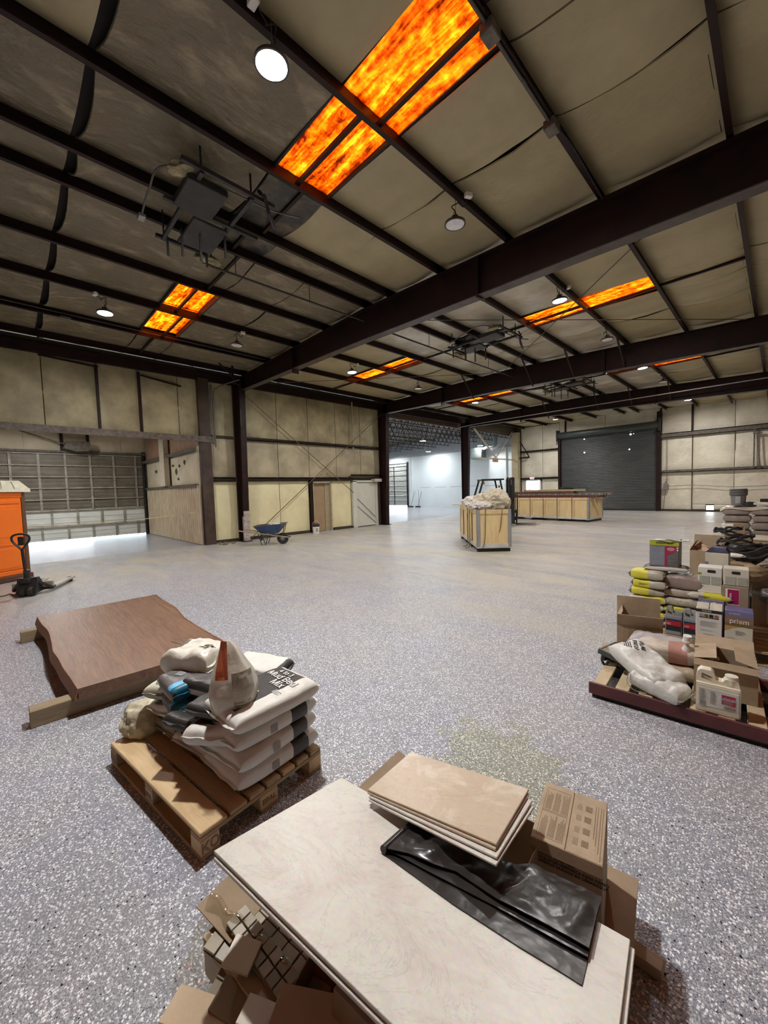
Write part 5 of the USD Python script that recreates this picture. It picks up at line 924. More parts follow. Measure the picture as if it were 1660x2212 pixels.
# loose mosaic sheets: chips on a mesh
chip_m = [M(f'chip_{i}', c, r=.38, sc=9) for i, c in enumerate(((.27, .22, .145), (.22, .18, .115), (.32, .265, .185)))]
mesh_m = M('mesh_backing', (.30, .25, .17), (.22, .18, .12), r=.8, sc=60)
def mosaic(label, loc, rot, cols, rows, chip, gap, seed, drop=0, long_=1.0):
    t = thing('mosaic_sheet', label, 'tile sheet', loc, rot); r = random.Random(seed)
    part(t, 'mesh_backing', bx(0, cols * (chip * long_ + gap), 0, rows * (chip + gap), -.002, 0), mesh_m)
    for i in range(cols):
        for j in range(rows):
            if r.random() < drop: continue
            cx, cy = (i + .5) * (chip * long_ + gap), (j + .5) * (chip + gap)
            part(t, 'chip', cbox(chip * long_, chip, .009, .0015, (cx, cy, .0045 + r.uniform(0, .003)), (r.uniform(-.04, .04), r.uniform(-.04, .04), r.uniform(-.05, .05))), chip_m[r.randrange(3)])
    return t
mosaic('mosaic sheet of square chips lying on the carton at the left of the slab', (-1.39, .435, .292), (.03, .02, .16), 7, 3, .054, .004, 1)
mosaic('second mosaic sheet of square chips tilted beside the slab edge', (-1.32, .385, .285), (.08, .06, .34), 6, 2, .05, .004, 2, .1)
mosaic('mosaic sheet of small chips crossing the others', (-1.31, .46, .315), (.05, .05, .10), 8, 2, .035, .004, 3, .1); mosaic('large-chip mosaic sheet hanging lowest toward the camera', (-1.21, .335, .235), (.22, .08, .45), 4, 2, .064, .004, 4)
mosaic('mosaic sheet with bare mesh showing at its end', (-1.13, .40, .262), (.12, .06, .40), 5, 2, .054, .004, 5, .7)
tile('loose_tile', 'single square pale chip tile lying loose on the mosaic sheets', (-1.20, .40, .325), (.12, .08, .55), .095, .085, M('loose_tile_cream', (.50, .43, .32), (.44, .38, .27), r=.35), th=.009); tile('loose_tile', 'loose beige tile propped below the square one', (-1.17, .345, .262), (.25, .05, .4), .10, .08, chip_m[0], th=.009)
solo('card_scrap', mv(cb(-.10, .10, -.08, .08, 0, .005, .001), (-1.37, .51, .305), (.03, .05, .2)), card[1], 'torn kraft card sticking out from under the left corner of the large slab', 'card scrap')
solo('timber_bearer', cb(-1.05, -.95, .62, 1.0, .146, .46, .006), piney, 'upright timber block carrying the large slab, hidden beneath it', 'timber')
wrapm = usdkit.material(stage, '/World/Looks/clear_wrap', {'t': ('transparent_bsdf', {'color': (.93, .92, .88)}), 'g': ('glossy_bsdf', {'roughness': .12, 'color': (.9, .9, .88)}), 'm': ('mix_closure', {'fac': .10})}, [('t.BSDF', 'm.closure1'), ('g.BSDF', 'm.closure2')], surface='m.closure')
solo('shrink_wrap', sheet(lambda u, v: np.stack([-1.43 + .38 * u + .05 * v, .47 - .17 * v + .10 * u, .335 - .18 * v ** 1.4 - .03 * u + .012 * np.sin(u * 21 + v * 8) + .01 * np.sin(v * 17)], -1), 26, 22, .0012), wrapm, 'torn clear wrap over the mosaic sheets left of the slab', 'plastic wrap', smooth=60)
# folded black polythene on the slab
bp = M('black_polythene', (.016, .015, .016), (.035, .030, .026), r=.28, sc=3, det=6, bump=.25, bsc=5, disp=.03)
pl = thing('black_sheeting', 'folded black polythene sheeting lying across the right of the pale slab', 'plastic sheeting', BT[0], BT[1])
def pf(lo, hi, base, amp, seed):
    """a fold of film between two outlines given as t over s"""
    def f(u, v):
        s = .42 + .63 * u; a = np.interp(s, [p[0] for p in lo], [p[1] for p in lo]); b = np.interp(s, [p[0] for p in hi], [p[1] for p in hi]); t = a + (b - a) * v
        w = np.clip(u * 9, 0, 1) * np.clip((1 - u) * 14, .1, 1)
        n = base + .012 * (1 - w) * 0 + amp * w * np.clip(v * 6, .15, 1) * (np.abs(fb(s * 2.2, t * 1.2, 4, seed, 3)) * 1.5 + .5 * np.clip(fb(s, t, 9, seed + 4, 2), 0, 1)) - .25 * np.clip(t - .64, 0, 1) ** 1.1
        return np.stack([s, t, n], -1)
    return f
part(pl, 'lower_layer', sheet(pf([(.42, .386), (.7, .372), (.9, .377), (1.0, .384), (1.05, .386)], [(.42, .60), (.7, .62), (1.05, .60)], .004, .006, 3), 70, 24, .003), bp, smooth=60)
part(pl, 'middle_layer', sheet(pf([(.42, .40), (.6, .42), (.8, .445), (1.0, .462), (1.05, .468)], [(.42, .60), (.7, .63), (.85, .66), (1.05, .70)], .012, .012, 5), 70, 26, .003), bp, smooth=60)
part(pl, 'top_layer', sheet(pf([(.42, .388), (.5, .425), (.58, .44), (.66, .47), (.8, .462), (.95, .478), (1.05, .485)], [(.42, .60), (.53, .617), (.63, .622), (.71, .640), (.80, .632), (.84, .69), (.91, .716), (1.05, .74)], .022, .045, 9), 90, 34, .003), bp, smooth=60)
part(pl, 'rolled_end', mv(cyl(.013, .22, s=16), (.422, .495, .016), (np.pi / 2, 0, 0)), bp, smooth=40)
# ------------------------------------------------------------------ right-hand pallets
redp = M('pallet_red_paint', (.13, .032, .034), (.085, .022, .022), r=.55, sc=5); pale_pine = wood('pale_pine', (.52, .42, .27), (.42, .33, .20), 1)
rp = thing('pallet', 'low pallet with a dark red front board, in front at the right', 'pallet', (-1.10, 3.44), .08)
part(rp, 'front_board', cb(0, 1.45, 0, .024, .035, .13, .004), redp); part(rp, 'runner', cb(.02, 1.42, .03, .06, 0, .10, .004), steel_black); part(rp, 'runner', cb(.02, 1.42, .5, .54, 0, .10, .004), steel_black); part(rp, 'runner', cb(.02, 1.42, .96, 1.0, 0, .10, .004), redp)
for i in range(9): part(rp, 'deck_board', cb(.03 + i * .16, .03 + i * .16 + .095, .024, 1.0, .10, .125, .004), pale_pine)
def rw(x, y, z=.126): return (-1.10 + math.cos(.08) * x - math.sin(.08) * y, 3.44 + math.sin(.08) * x + math.cos(.08) * y, z)
# jug
def jug(label, loc, yaw, W, D, H, body, lab, prints, cap=True, capm=None):
    t = thing('jug', label, 'jug', loc, yaw)
    pol = Polygon([(0, .0), (W, 0), (W, H * .60), (W * .98, H * .70), (W * .93, H * .86), (W * .66, H * .86), (W * .60, H * .78), (W * .44, H * .80), (W * .40, H * .95), (W * .34, H), (W * .10, H), (W * .03, H * .93), (0, H * .75)]).buffer(-.012).buffer(.024).buffer(-.012)
    hole = Polygon([(W * .13, H * .80), (W * .34, H * .74), (W * .36, H * .84), (W * .14, H * .90)]).buffer(.004)
    outer = extr(pol, D * .94, rot=(np.pi / 2, 0, 0), loc=(0, D * .97, 0)); mid = extr(pol.buffer(-.012), D, rot=(np.pi / 2, 0, 0), loc=(0, D, 0))
    def man(m): return m3.Manifold(m3.Mesh(np.array(m.vertices, np.float32), np.array(m.faces, np.uint32)))
    low = sbox(-1, -1, 2, H * .70); hi_ = pol.intersection(sbox(-1, H * .70, 2, 2))
    b = man(extr(pol.intersection(low), D * .94, rot=(np.pi / 2, 0, 0), loc=(0, D * .97, 0))) + man(extr(pol.intersection(low).buffer(-.010), D, rot=(np.pi / 2, 0, 0), loc=(0, D, 0))) + man(extr(hi_.buffer(.001), D * .55, rot=(np.pi / 2, 0, 0), loc=(0, D * .78, 0))) + man(mv(trimesh.creation.cylinder(D * .30, H * .12, sections=24), (W * .795, D / 2, H * .80)))
    b = b - man(extr(hole, D * 2, rot=(np.pi / 2, 0, 0), loc=(0, D * 1.5, 0)))
    part(t, 'body', b, body, smooth=35)
    if cap: part(t, 'cap', cat([cyl(D * .28, H * .085, (W * .795, D / 2, H * .90), s=28), cyl(D * .31, H * .02, (W * .795, D / 2, H * .862), s=28)]), capm or body, smooth=30)
    if lab: part(t, 'label', cb(W * .05, W * .95, -.0015, .004, H * .16, H * .60, .001), lab)
    for nm, m, mt in prints(W, H): part(t, nm, m, mt)
    return t
jw = M('jug_ivory', (.76, .71, .58), (.70, .64, .50), r=.35, sc=4); red_m = M('label_red', (.45, .03, .04), (.38, .02, .03), r=.4)
F_ = lambda m, x, z, y=-.003: on_front(m, x, y, z)
jug('ivory jug with a red label panel standing at the front of the red pallet', rw(.705, .035), .10, .245, .13, .30, jw, M('label_pale', (.74, .74, .66), r=.45), lambda W, H: [('red_panel', F_(bx(-.037, .037, -.034, .034, 0, .001), W * .73, H * .41), red_m), ('lettering', F_(text('primer', .021, .0008), W * .73, H * .43, -.0045), M('ink_lilac', (.55, .55, .75))), ('small_print', cat([F_(lines(-.02, .02, -.045, .045, 12, 5, .4), W * .16, H * .42), F_(lines(-.018, .018, -.045, .045, 12, 6, .4), W * .40, H * .40), F_(lines(-.03, .03, -.02, .02, 4, 9, .4), W * .73, H * .36, -.0042)]), ink_grey), ('barcode', F_(bx(-.016, .016, -.014, .014, 0, .0008), W * .16, H * .21), ink_grey), ('picture_strip', F_(bx(-.03, .03, -.008, .008, 0, .0008), W * .76, H * .225), M('picture_brown', (.22, .12, .07), (.4, .3, .2), sc=60))])
b2 = carton('open kraft carton with raised flaps behind the ivory jug', rw(.68, .33, .126), (0, 0, .10), .37, .34, .28, kraft, closed=False, flaps=(('l', .2, .14), ('r', .25, .13), ('b', 2.6, .12), ('f', -2.2, .05)))
part(b2, 'print_row', cat([bx(.369, .3712, y, y + .018, .28, .30) for y in (.05, .12, .19, .26)]), ink)
for (x, y, z, a, lab) in ((.72, .52, .30, .5, 'white spray trigger bottle sticking out of the open kraft carton'), (.62, .58, .40, 0, 'white capped bottle behind the raised flap of the open kraft carton')):
    t = thing('bottle', lab, 'bottle', rw(x, y, z - .14), (.12, a * .5, .3))
    part(t, 'body', lathe([(0, 0), (.035, 0), (.036, .12), (.014, .16), (.014, .19), (0, .19)], 18), white_plastic, smooth=30); part(t, 'cap', cat([cyl(.020, .04, (0, 0, .20)), cbox(.085, .03, .03, .01, (.015, 0, .225))]) if a else cat([cyl(.030, .05, (0, 0, .215)), cyl(.034, .012, (0, 0, .19))]), white_plastic, smooth=30)
# tall opened carton at the left with a label
ob = carton('opened kraft carton with standing flaps and white label, left on the red pallet', (-1.13, 4.37, .06), (0, 0, .26), .38, .26, .32, kraft, closed=False, flaps=(('b', 1.62, .22), ('f', 1.95, .12), ('l', 1.2, .14)))
part(ob, 'label', cat([on_front(bx(-.06, .06, -.025, .025, 0, .001), .29, -.002, .24)]), paper_white); part(ob, 'label_print', on_front(text('FRAGILE', .014, .0006), .29, -.0036, .245), ink_grey); part(ob, 'tape', cat([bx(.10, .16, -.002, .0, .02, .32), bx(.22, .26, -.0015, 0, .02, .32)]), M('tape_tan', (.40, .27, .14), r=.3))
carton('flattened kraft carton corner lying under the tall opened carton', (-1.16, 4.02, .13), (.05, .05, .3), .30, .26, .04, card[0]); carton('small kraft carton lid lying at the back of the red pallet', rw(.35, .75, .127), (0, 0, .2), .3, .24, .12, card[1])
sl = thing('tool_case', 'flat dark green metal tray tilted on the left end of the red pallet', 'tray', rw(-.02, .46, .235), (-.06, .18, -.16))
gm = M('case_green', (.035, .045, .035), (.06, .065, .05), r=.5, sc=9); part(sl, 'top', cb(0, .46, 0, .34, 0, .018, .004), M('case_top', (.33, .25, .19), (.20, .15, .12), sc=8)); part(sl, 'rim', cat([cb(-.006, .466, -.008, .012, -.022, .026, .003), cb(-.006, .012, 0, .34, -.022, .022, .003)]), gm); part(sl, 'latch', tube(curve([(.04, 0, -.02), (.05, -.02, -.06), (.08, 0, -.10), (.10, 0, -.04)], 12), .012, 6), black_rubber); part(sl, 'foot', cat([cbox(.10, .08, .06, .02, (.22, .06, -.05)), cbox(.05, .25, .09, .01, (.02, .2, -.06))]), steel_black)
sackm = M('white_sack', (.72, .72, .68), (.60, .60, .56), r=.38, sc=5, bump=.5, bsc=10, disp=.03, trans=.08)
def rsack(label, loc, rot, L, W, H, mat, seed, wr=.014, deco=None): return sack(label, loc, rot, L, W, H, mat, seed, wr, 'mortar_bag', deco)
dtx = lambda f, L, W, H: [('lettering', drape(mv(cat([text('PLANI', .03), mv(text('PATCH', .03), (.0, -.05, 0)), mv(lines(-.05, .05, -.03, .03, 4, 31), (.0, -.11, 0))]), (-.12, .07, 0), (0, 0, -.6)), f, .005), ink)]
rsack('white plastic sack with black print draped over the tray on the red pallet', rw(.35, .31, .20), (.10, .28, -.60), .50, .30, .15, sackm, 51, .035, dtx); rsack('plain white sack end slumped at the front of the red pallet', rw(.47, .15, .127), (.0, .10, -.28), .36, .24, .13, sackm, 52, .03)
rsack('stained cream bag with a faded red panel on the red pallet, behind the white sacks', rw(.48, .62, .24), (.04, -.04, .12), .42, .24, .14, M('bag_stained', (.58, .52, .44), (.40, .33, .26), r=.5, sc=7, bump=.4, bsc=12, regions=[([('x', .02, .15)], (.38, .19, .15))]), 53, .02)
rsack('lilac grey bag at the back of the red pallet, under the stained cream bag', rw(.42, .76, .24), (.05, 0, .05), .46, .26, .13, M('bag_lilac', (.36, .34, .37), (.48, .44, .40), r=.5, sc=5, bump=.4, bsc=12), 54, .02); rsack('pale tan bag lowest in the middle of the red pallet', rw(.48, .58, .127), (0, 0, .1), .46, .28, .11, M('bag_pale_tan', (.50, .42, .31), (.40, .33, .24), r=.5, sc=7, bump=.4, bsc=12), 55, .02)
solo('tie_cord', tube(curve([rw(.28, .10, .26), rw(.27, .05, .20), rw(.32, .03, .15), rw(.40, .06, .135)], 20), .004, 5), ink_grey, 'thin cord trailing from the white sack onto the red pallet', 'cord')
# ---- second pallet behind it
p2 = pallet('plain pallet under the boxes, jugs and bags at the right', (-1.26, 5.02), .06, 1.35, 1.0, [.1] * 8, .028, [pine[2], pine[1]], piney)
def qw(x, y, z=.147): return (-1.26 + math.cos(.06) * x - math.sin(.06) * y, 5.02 + math.sin(.06) * x + math.cos(.06) * y, z)
lilac = M('box_lilac', (.17, .16, .33), (.21, .20, .38), r=.45); box_cream = M('box_cream', (.66, .63, .52), (.60, .57, .47), r=.5); box_white = M('box_white', (.74, .73, .68), (.69, .68, .63), r=.5)
olive = M('band_olive', (.20, .145, .035), r=.45)
def pbox(label, loc, yaw, L, W, H, mat, decos, top=None):
    t = thing('product_box', label, 'box', loc, yaw); part(t, 'carton', cb(0, L, 0, W, 0, H, .005), mat)
    for nm, m, mt in decos: part(t, nm, m, mt)
    return t
B_ = lambda x0, x1, z0, z1, d=.001: bx(x0, x1, -d, .001, z0, z1)
pz = pbox('cream and lilac box lettered prism, at the right front of the second pallet', (-.355, 5.02, .147), .06, .205, .19, .37, box_cream, [
    ('lilac_band', B_(0, .205, .315, .368), lilac), ('lilac_top', bx(.002, .203, .002, .188, .3695, .371), lilac), ('brown_band', B_(0, .205, .245, .315), M('band_brown', (.30, .19, .11), (.24, .14, .08), sc=3)), ('olive_band', B_(0, .205, .222, .248), olive),
    ('orange_swoosh', on_front(trimesh.creation.extrude_polygon(Polygon([(0, .222), (.12, .222), (.06, .205), (.02, .18), (0, .165)]), .001), 0, -.0005, 0), M('swoosh_orange', (.52, .25, .10), (.45, .3, .12), sc=12)),
    ('lettering', F_(text('prism', .040, .0012), .105, .268, -.002), ink_white), ('small_print', cat([F_(lines(-.04, .04, -.022, .022, 5, 41, .35), .115, .16), F_(lines(-.03, .03, -.006, .006, 2, 42, .3), .05, .105), F_(lines(-.05, .04, -.012, .012, 3, 44, .3), .11, .055)]), ink_green),
    ('black_marks', cat([F_(bx(-.010, .010, -.010, .010, 0, .0008), x, z) for x, z in ((.024, .085), (.06, .085), (.175, .085))]), ink_grey), ('black_foot', B_(0, .205, 0, .028), ink), ('brand_lettering', F_(text('CUSTOM', .011, .0006), .09, .014, -.002), ink_white), ('top_lettering', F_(text('ULTIMATE', .011, .0006), .07, .345, -.002), ink_white)])
wb2 = pbox('white box with a black band and four sample squares, left of the prism box', (-.578, 5.0, .147), .06, .205, .19, .35, box_white, [
    ('black_band', B_(0, .205, .318, .348), ink), ('brand_lettering', F_(text('CUSTOM', .012, .0006), .085, .333, -.002), ink_white), ('sample_strip', B_(.025, .18, .262, .268), ink),
    ('sample_square', F_(bx(-.015, .015, -.015, .015, 0, .001), .043, .288), ink_grey), ('sample_square', F_(bx(-.015, .015, -.015, .015, 0, .001), .082, .288), olive), ('sample_square', F_(bx(-.015, .015, -.015, .015, 0, .001), .121, .288), steel_black), ('sample_square', F_(bx(-.015, .015, -.015, .015, 0, .001), .160, .288), ink_brown),
    ('small_print', cat([F_(lines(-.07, .07, -.028, .028, 6, 51, .25), .103, .205), F_(lines(-.07, .07, -.008, .008, 2, 52, .15), .103, .140)]), ink_green), ('grey_badge', F_(bx(-.04, .04, -.012, .012, 0, .001), .10, .088), ink_grey), ('badge_lettering', F_(text('Prism', .018, .0008), .10, .055, -.002), ink_grey),
    ('lid_flap', mv(cb(0, .095, 0, .12, 0, .004, .001), (.004, .01, .352), (.30, 0, 0)), box_cream), ('lid_flap', mv(cb(0, .095, 0, .12, 0, .004, .001), (.108, .01, .350), (.36, 0, 0)), box_cream)])
pbox('flat lilac box lid seen behind the white sample box', (-.585, 5.22, .147), .05, .21, .2, .40, lilac, [('white_mark', F_(bx(-.012, .012, -.012, .012, 0, .001), .13, .37), ink_white), ('lettering', F_(text('prism', .02, .0008), .06, .375, -.002), M('ink_lilac', (.55, .55, .75)))])
pbox('kraft box with a large magenta label, stacked behind the prism box', (-.40, 5.26, .147), .06, .205, .2, .56, M('box_taupe', (.33, .27, .20), (.29, .235, .175), r=.6), [('label_border', B_(.028, .135, .37, .535), paper_white), ('magenta_label', B_(.045, .132, .378, .528, .002), M('label_magenta', (.36, .008, .10), (.32, .01, .09), r=.4)), ('lettering', mv(F_(text('SHOWER', .014, .0006), 0, 0), (.068, -.003, .45), (0, -math.pi / 2, 0)), ink_white)])
hb_ = lambda x, z: ('hand_hole', on_front(trimesh.creation.extrude_polygon(sbox(-.025, -.006, .025, .006).buffer(.008), .002), x, -.001, z), steel_black)
pr2 = lambda z: ('printed_panels', cat([F_(bx(-.040, .040, -.055, .03, 0, .001), .055, z), F_(bx(-.036, .036, -.055, .03, 0, .001), .145, z)]), ink_green)
pbox('cream box with a hand hole on top of the magenta-label box', (-.392, 5.30, .708), .06, .195, .2, .175, box_cream, [hb_(.095, .135), pr2(.06)]); pbox('cream printed box with a hand hole, standing left of the hand-hole box on yellow-banded bags', (-.60, 5.30, .60), .04, .195, .2, .275, box_white, [hb_(.11, .235), pr2(.15), ('green_tab', B_(-.001, .03, .19, .215), M('tab_green', (.33, .36, .06)))])
grey_jug = M('jug_grey', (.30, .31, .32), (.25, .26, .27), r=.4)
jl = M('jug_label_dark', (.03, .03, .04), r=.4)
for (x, lab) in ((-.845, 'grey jug with a red and black label, left of the two'), (-.69, 'right-hand grey jug with a red and black label, beside the white sample box')):
    jug(lab, (x, 5.06, .147), .04, .145, .14, .29, grey_jug, jl, lambda W, H: [('red_band', F_(bx(-.064, .064, -.026, .026, 0, .001), W / 2, H * .44), red_m), ('lettering', F_(lines(-.05, .0, -.012, .012, 2, 61, .5), W * .42, H * .42, -.0045), M('ink_pink', (.7, .45, .45))), ('navy_band', F_(bx(-.064, .064, -.008, .008, 0, .001), W / 2, H * .565), M('label_navy', (.03, .04, .12)))], cap=False)
ybag = M('bag_yellow_band', (.62, .60, .52), (.50, .48, .40), r=.45, sc=7, bump=.35, bsc=14, regions=[([('x', -.05, .15)], (.60, .56, .04))]); ybag2 = M('bag_yellow_end', (.52, .49, .41), (.40, .37, .30), r=.45, sc=7, bump=.35, bsc=14, regions=[([('x', -.16, .02)], (.62, .58, .05)), ([('x', -.2, -.15)], (.12, .12, .1))])
ybag3 = M('bag_black_yellow', (.06, .055, .05), (.12, .11, .10), r=.45, sc=7, bump=.35, bsc=14, regions=[([('y', -.3, -.08), ('x', -.1, .1)], (.60, .56, .04)), ([('y', -.3, -.08)], (.62, .60, .54))])
ink_y = lambda f, L, W, H: [('print', cat([on_front(lines(-.05, .05, -.012, .012, 2, int(L * 999), .4), -.04, -W / 2 - .001, H * .5)]), M('ink_olive', (.16, .15, .03)))]
names = ['lowest', 'second', 'third', 'fourth', 'fifth', 'sixth', 'topmost']
for i, (dx, a, mt, h) in enumerate(((0, .02, ybag, .085), (.01, -.03, ybag, .085), (-.01, .03, ybag3, .085), (.015, -.02, ybag, .085), (-.005, .05, ybag2, .085), (.03, -.14, ybag2, .10), (-.0, -.08, ybag2, .105))):
    rsack(f'yellow-banded grout bag, {names[i]} in the left stack of the second pallet', (-1.06 + dx, 5.36, .147 + sum((.085, .085, .085, .085, .085, .10, .105)[:i])), (0, 0, .05 + a), .34, .27, h, mt, 70 + i, .012, ink_y)
for i, (mt, h, lab) in enumerate(((ybag3, .085, 'black and yellow grout bag lowest behind the grey jugs'), (ybag3, .09, 'black and yellow grout bag second behind the grey jugs'), (ybag2, .085, 'yellow-ended grout bag behind the grey jugs'), (M('bag_speckled', (.55, .50, .40), (.35, .31, .24), r=.5, sc=30, bump=.4, bsc=12), .10, 'speckled cream bag above the yellow-ended bag'), (M('bag_pinkish', (.52, .45, .37), (.44, .37, .30), r=.45, sc=5, bump=.3, bsc=12), .09, 'pinkish cream bag second from the top of the middle stack'), (M('bag_mauve', (.25, .19, .17), (.32, .26, .22), r=.4, sc=5, bump=.35, bsc=12), .15, 'mauve brown bag on top of the middle stack'))):
    rsack(lab, (-.75 + .015 * (i % 2), 5.40 + .02 * (i > 3), .147 + sum((.085, .09, .085, .10, .09, .15)[:i])), (0, 0, .04 + .03 * (-1) ** i), .33, .27, h, mt, 80 + i, .014)
rsack('single pale bag with a yellow panel lying under the printed hand-hole box', (-.50, 5.36, .53), (0, 0, .02), .34, .24, .07, ybag, 91, .01, ink_y); rsack('brown bag lying beneath the pale yellow-panel bag', (-.50, 5.44, .44), (0, 0, .05), .34, .24, .09, bag_tan, 92, .012)
rsack('dark bag supporting the pale bags at the right of the middle stack', (-.50, 5.48, .147), (0, 0, 0), .34, .22, .29, bag_black2, 93, .012)
ax = pbox('lime-topped product box lettered ARDEX 8+9 on top of the left bag stack', (-1.05, 5.34, .825), .04, .275, .25, .30, M('box_grey_print', (.15, .145, .14), (.12, .115, .11), r=.45), [('lime_band', B_(0, .275, .245, .298), M('band_lime', (.42, .46, .03), r=.45)), ('lettering', F_(text('ARDEX 8+9', .021, .0008), .137, .275, -.002), M('ink_dark_green', (.03, .05, .01))), ('photo_panel', B_(.004, .145, .012, .235), M('photo_grey_blue', (.24, .27, .32), (.17, .19, .24), r=.45, sc=30)),
    ('photo_grid', cat([B_(.01 + i * .013, .0115 + i * .013, .02, .22, .0016) for i in range(10)] + [B_(.006, .143, .03 + i * .02, .0315 + i * .02, .0016) for i in range(9)]), M('grid_pale', (.36, .39, .44))), ('magenta_panel', on_front(trimesh.creation.extrude_polygon(Polygon([(.145, .012), (.168, .012), (.165, .13), (.268, .20), (.268, .24), (.145, .24)]), .001), 0, -.0008, 0), M('label_crimson', (.42, .02, .08), r=.4)), ('oval', on_front(trimesh.creation.extrude_polygon(Polygon([(.2 + .034 * math.cos(a), .208 + .018 * math.sin(a)) for a in np.linspace(0, 6.2, 24)]), .001), 0, -.0025, 0), M('oval_grey', (.55, .5, .5))), ('oval_print', F_(text('ARDEX', .012, .0006), .2, .208, -.004), red_m),
    ('small_print', cat([F_(lines(-.04, .03, -.03, .03, 5, 66, .4), .215, .06)]), ink_grey), ('dots', cat([F_(cyl(.009, .001, s=14), .262, z, -.0025) for z in (.225, .2)]), ink_white)])
rsack('flat black empty bag lying between the lime-topped box and the bag stacks', (-.90, 5.45, .775), (0, 0, .1), .40, .26, .055, bag_black2, 94, .012)
solo('bent_wire', tube(curve([(-1.0 + .1 * i + .02 * (i % 2), 5.33 + .015 * (-1) ** i, 1.13 + .012 * ((i * 3) % 2)) for i in range(4)], 20), .006, 6), galv, 'short bent wire lying on top of the lime-topped box', 'wire')
# clutter behind: cartons, cable heap, paper sacks
CP = pallet('rear pallet under the cable heap and open cartons', (-.95, 6.25), .03, 1.25, .9, [.1] * 7, .033, [pine[2]], piney)
carton('open kraft carton full of scraps behind the lime-topped box', (-.80, 6.30, .147), (0, 0, .0), .30, .32, .76, kraft, closed=False, flaps=(('b', 2.0, .18), ('l', 1.1, .12), ('r', 1.9, .12)))
for i, (x, y, z, s, a) in enumerate(((-.72, 6.42, .88, .22, .4), (-.62, 6.36, .90, .2, -.5), (-.70, 6.5, .93, .16, 1.1))): solo('card_scrap', mv(cbox(s, .09, .012, .003), (x, y, z), (.4, .5 - .3 * i, a)), M('scrap_peach', (.56, .40, .28), (.48, .34, .24)), ['peach card scrap sticking up in the open carton, left', 'peach card scrap in the middle of the open carton', 'short peach card scrap at the back of the open carton'][i], 'card scrap')
carton('open kraft carton with a dark interior behind the hand-hole boxes', (-.49, 6.3, .147), (0, 0, .0), .27, .3, .74, card[1], closed=False, flaps=(('b', 1.7, .2), ('l', 1.6, .1), ('r', 2.2, .1)))
pbox('grey cream tub box behind the printed hand-hole box', (-.575, 5.62, .147), .0, .2, .2, .84, box_cream, [('lilac_corner', B_(.0, .03, .60, .74), lilac)]); solo('blue_lid', mv(extr(Polygon([(0, 0), (.2, 0), (.17, .05), (.05, .06)]), .16, rot=(np.pi / 2, 0, 0)), (-.575, 5.8, .989)), M('lid_navy', (.03, .03, .06), (.10, .10, .18), sc=7), 'dark blue plastic lid lying on the grey cream box', 'lid')
for i, (r, z, tlt, cx, cy) in enumerate(((.20, .98, .15, -.34, 6.32), (.22, 1.02, -.1, -.30, 6.35), (.17, 1.06, .3, -.38, 6.40), (.24, .95, .35, -.22, 6.30), (.15, 1.12, -.2, -.42, 6.45), (.13, 1.17, .1, -.44, 6.5), (.20, .90, .5, -.14, 6.28))):
    pts = [(cx + r * (1 + .06 * math.sin(3 * a + i)) * math.cos(a), cy + r * .7 * math.sin(a), z + tlt * r * math.cos(a) + .015 * math.sin(5 * a)) for a in np.linspace(0, 4 * np.pi * .98, 60)]
    solo('cable_loop', tube(np.array(pts) + np.linspace(0, .02, 60)[:, None] * np.array([0, 0, 1]), .009, 6), black_rubber, ['broad black cable loop lowest at the front of the heap', 'second black cable loop of the heap', 'tilted black cable loop near the top of the heap', 'black cable loop slipping off the right of the heap', 'small black cable loop near the heap top', 'smallest black cable loop, topmost on the heap', 'steep black cable loop at the far right of the heap'][i], 'cable')
solo('tool_bag', mv(blob(.46, .4, .24, 101, .25, 1.5, 4), (-.28, 6.42, .90)), M('bag_black_nylon', (.025, .022, .022), (.05, .045, .045), r=.5, sc=8, bump=.3), 'black nylon tool bag under the cable loops', 'bag', smooth=50)
solo('paper_sack', mv(blob(.46, .34, .26, 103, .3, 1.4, 4), (-.30, 6.02, .72)), M('paper_brown', (.32, .24, .14), (.25, .185, .105), r=.7, sc=5, bump=.3, bsc=8), 'crumpled brown paper sack in front of the cable heap', 'paper sack', smooth=30); solo('white_rag', mv(blob(.2, .12, .06, 105, .3), (-.36, 6.14, .90)), paper_white, 'white rag tucked beneath the cable loops', 'rag', smooth=50)
solo('plastic_bundle', mv(blob(.36, .34, .28, 107, .3, 1.5, 4, fine=.1), (-.05, 6.4, .74)), M('pinkish_film', (.55, .47, .40), (.36, .30, .25), r=.45, sc=7, bump=.6, bsc=10), 'pinkish crumpled plastic bundle right of the cable heap', 'plastic sheeting', smooth=60); solo('grey_film', mv(blob(.5, .44, .34, 109, .32, 1.5, 4, fine=.12), (.02, 6.15, .50)), M('grey_film', (.24, .23, .22), (.12, .115, .11), r=.35, sc=7, bump=.6, bsc=10), 'grey crumpled film heaped low at the right edge', 'plastic sheeting', smooth=60)
carton('kraft carton base supporting the cable heap', (-.20, 6.0, .147), (0, 0, .02), .5, .6, .62, card[1])
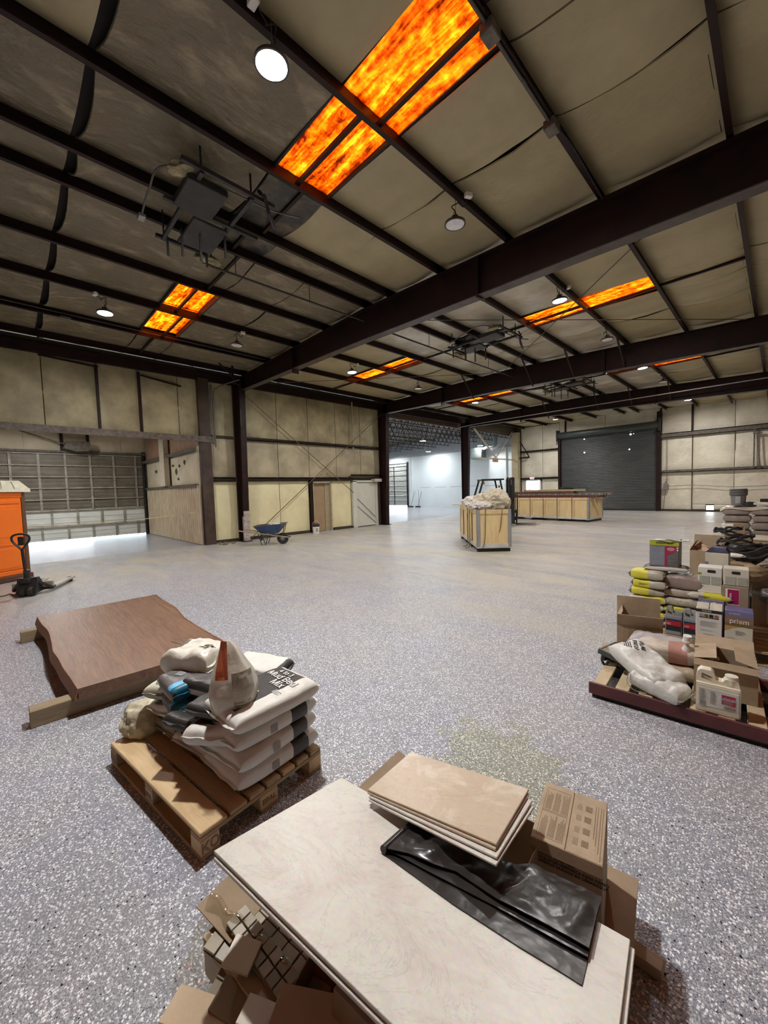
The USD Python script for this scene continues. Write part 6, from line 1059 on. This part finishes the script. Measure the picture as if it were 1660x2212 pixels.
# ---- far pile: crate top, wrapped bags, buckets
solo('kraft_slab_box', cb(-.86, .9, 12.0, 12.9, 0, .42, .01), M('long_carton', (.42, .34, .21), (.36, .29, .17), r=.7), 'long kraft box on the floor behind the cable heap', 'box'); solo('card_sheet', cb(-.88, .92, 11.97, 12.93, .42, .45, .006), M('card_lid_pale', (.62, .57, .44), r=.6), 'pale card lid on the long kraft box', 'lid')
fpal = pallet('pallet under the wrapped bags at the far right', (-1.05, 13.3), .0, 1.7, 1.1, [.1] * 8, .043, [pine[2]], piney)
wrapbag = M('wrapped_bag', (.36, .31, .27), (.25, .21, .18), r=.3, sc=5, bump=.4, bsc=9)
for i in range(5):
    for j in range(3):
        rsack(f'grey-brown wrapped bag, {["left", "middle", "right"][j]} in the {["bottom", "second", "third", "fourth", "top"][i]} layer of the far pile', (-.78 + j * .56 + .02 * (i % 2), 13.55 + .03 * (i % 2), .147 + i * .185), (0, 0, .02 * (-1) ** (i + j)), .53, .46, .18, wrapbag, 120 + i * 3 + j, .016)
solo('pallet_cover', sheet(lambda u, v: np.stack([-1.08 + 1.75 * u, 13.30 + .55 * v + .01 * np.sin(u * 20), 1.088 + .02 * np.sin(u * 15 + v * 7) - .06 * (np.exp(-u / .03) + np.exp(-v / .05))], -1), 40, 14, -.003), M('cover_film', (.62, .57, .48), (.48, .43, .36), r=.3, sc=8, bump=.5, bsc=12), 'pale film cover over the wrapped bags of the far pile', 'plastic sheeting', smooth=60)
gb = M('bucket_grey', (.22, .22, .225), (.16, .16, .165), r=.4, sc=3)
t = thing('bucket', 'grey lidded bucket standing on the wrapped bags at the far right', 'bucket', (-.75, 13.6, 1.12)); part(t, 'body', lathe([(0, 0), (.14, 0), (.16, .36), (.15, .36), (.0, .34)], 24), gb, smooth=30); part(t, 'lid', lathe([(0, .43), (.165, .43), (.178, .41), (.178, .27), (.168, .26), (.168, .31), (0, .32)], 24), M('bucket_lid_grey', (.10, .10, .10), r=.45), smooth=30); part(t, 'rim_ring', cat([lathe([(.165, z), (.182, z), (.182, z + .015), (.165, z + .015)], 24) for z in (.30, .36)]), gb); part(t, 'label', mv(bx(-.05, .05, -.002, .002, .06, .24), (0, -.155, 0)), M('label_grey', (.42, .42, .44)))
solo('tape_gun', mv(blob(.26, .2, .16, 141, .3), (-.52, 13.5, 1.14)), black_rubber, 'small black tool beside the grey bucket', 'tool', smooth=50); solo('card_scrap', mv(cbox(.5, .3, .05, .01), (-.25, 13.6, 1.16), (.1, .1, .3)), paper_white, 'white torn card on top of the far pile', 'card scrap'); solo('black_tray', cbox(.4, .2, .08, .01, (-.15, 13.9, 1.24)), black_plastic, 'black flat case behind the white torn card on the far pile', 'case')
pbox('white tub with a dark handle slot in front of the far pile', (-.99, 12.55, .455), .05, .22, .2, .26, white_plastic, [hb_(.11, .19), ('grey_foot', B_(0, .22, 0, .07), galv)]); carton('taupe carton beside the white tub in front of the far pile', (-.76, 12.6, .455), (0, 0, .05), .2, .2, .28, card[1])
solo('plank', cb(-1.25, -.85, 12.2, 12.45, .0, .40, .01), M('plank_pale', (.55, .5, .4)), 'pale block of stacked card at the left end of the long kraft box', 'card')
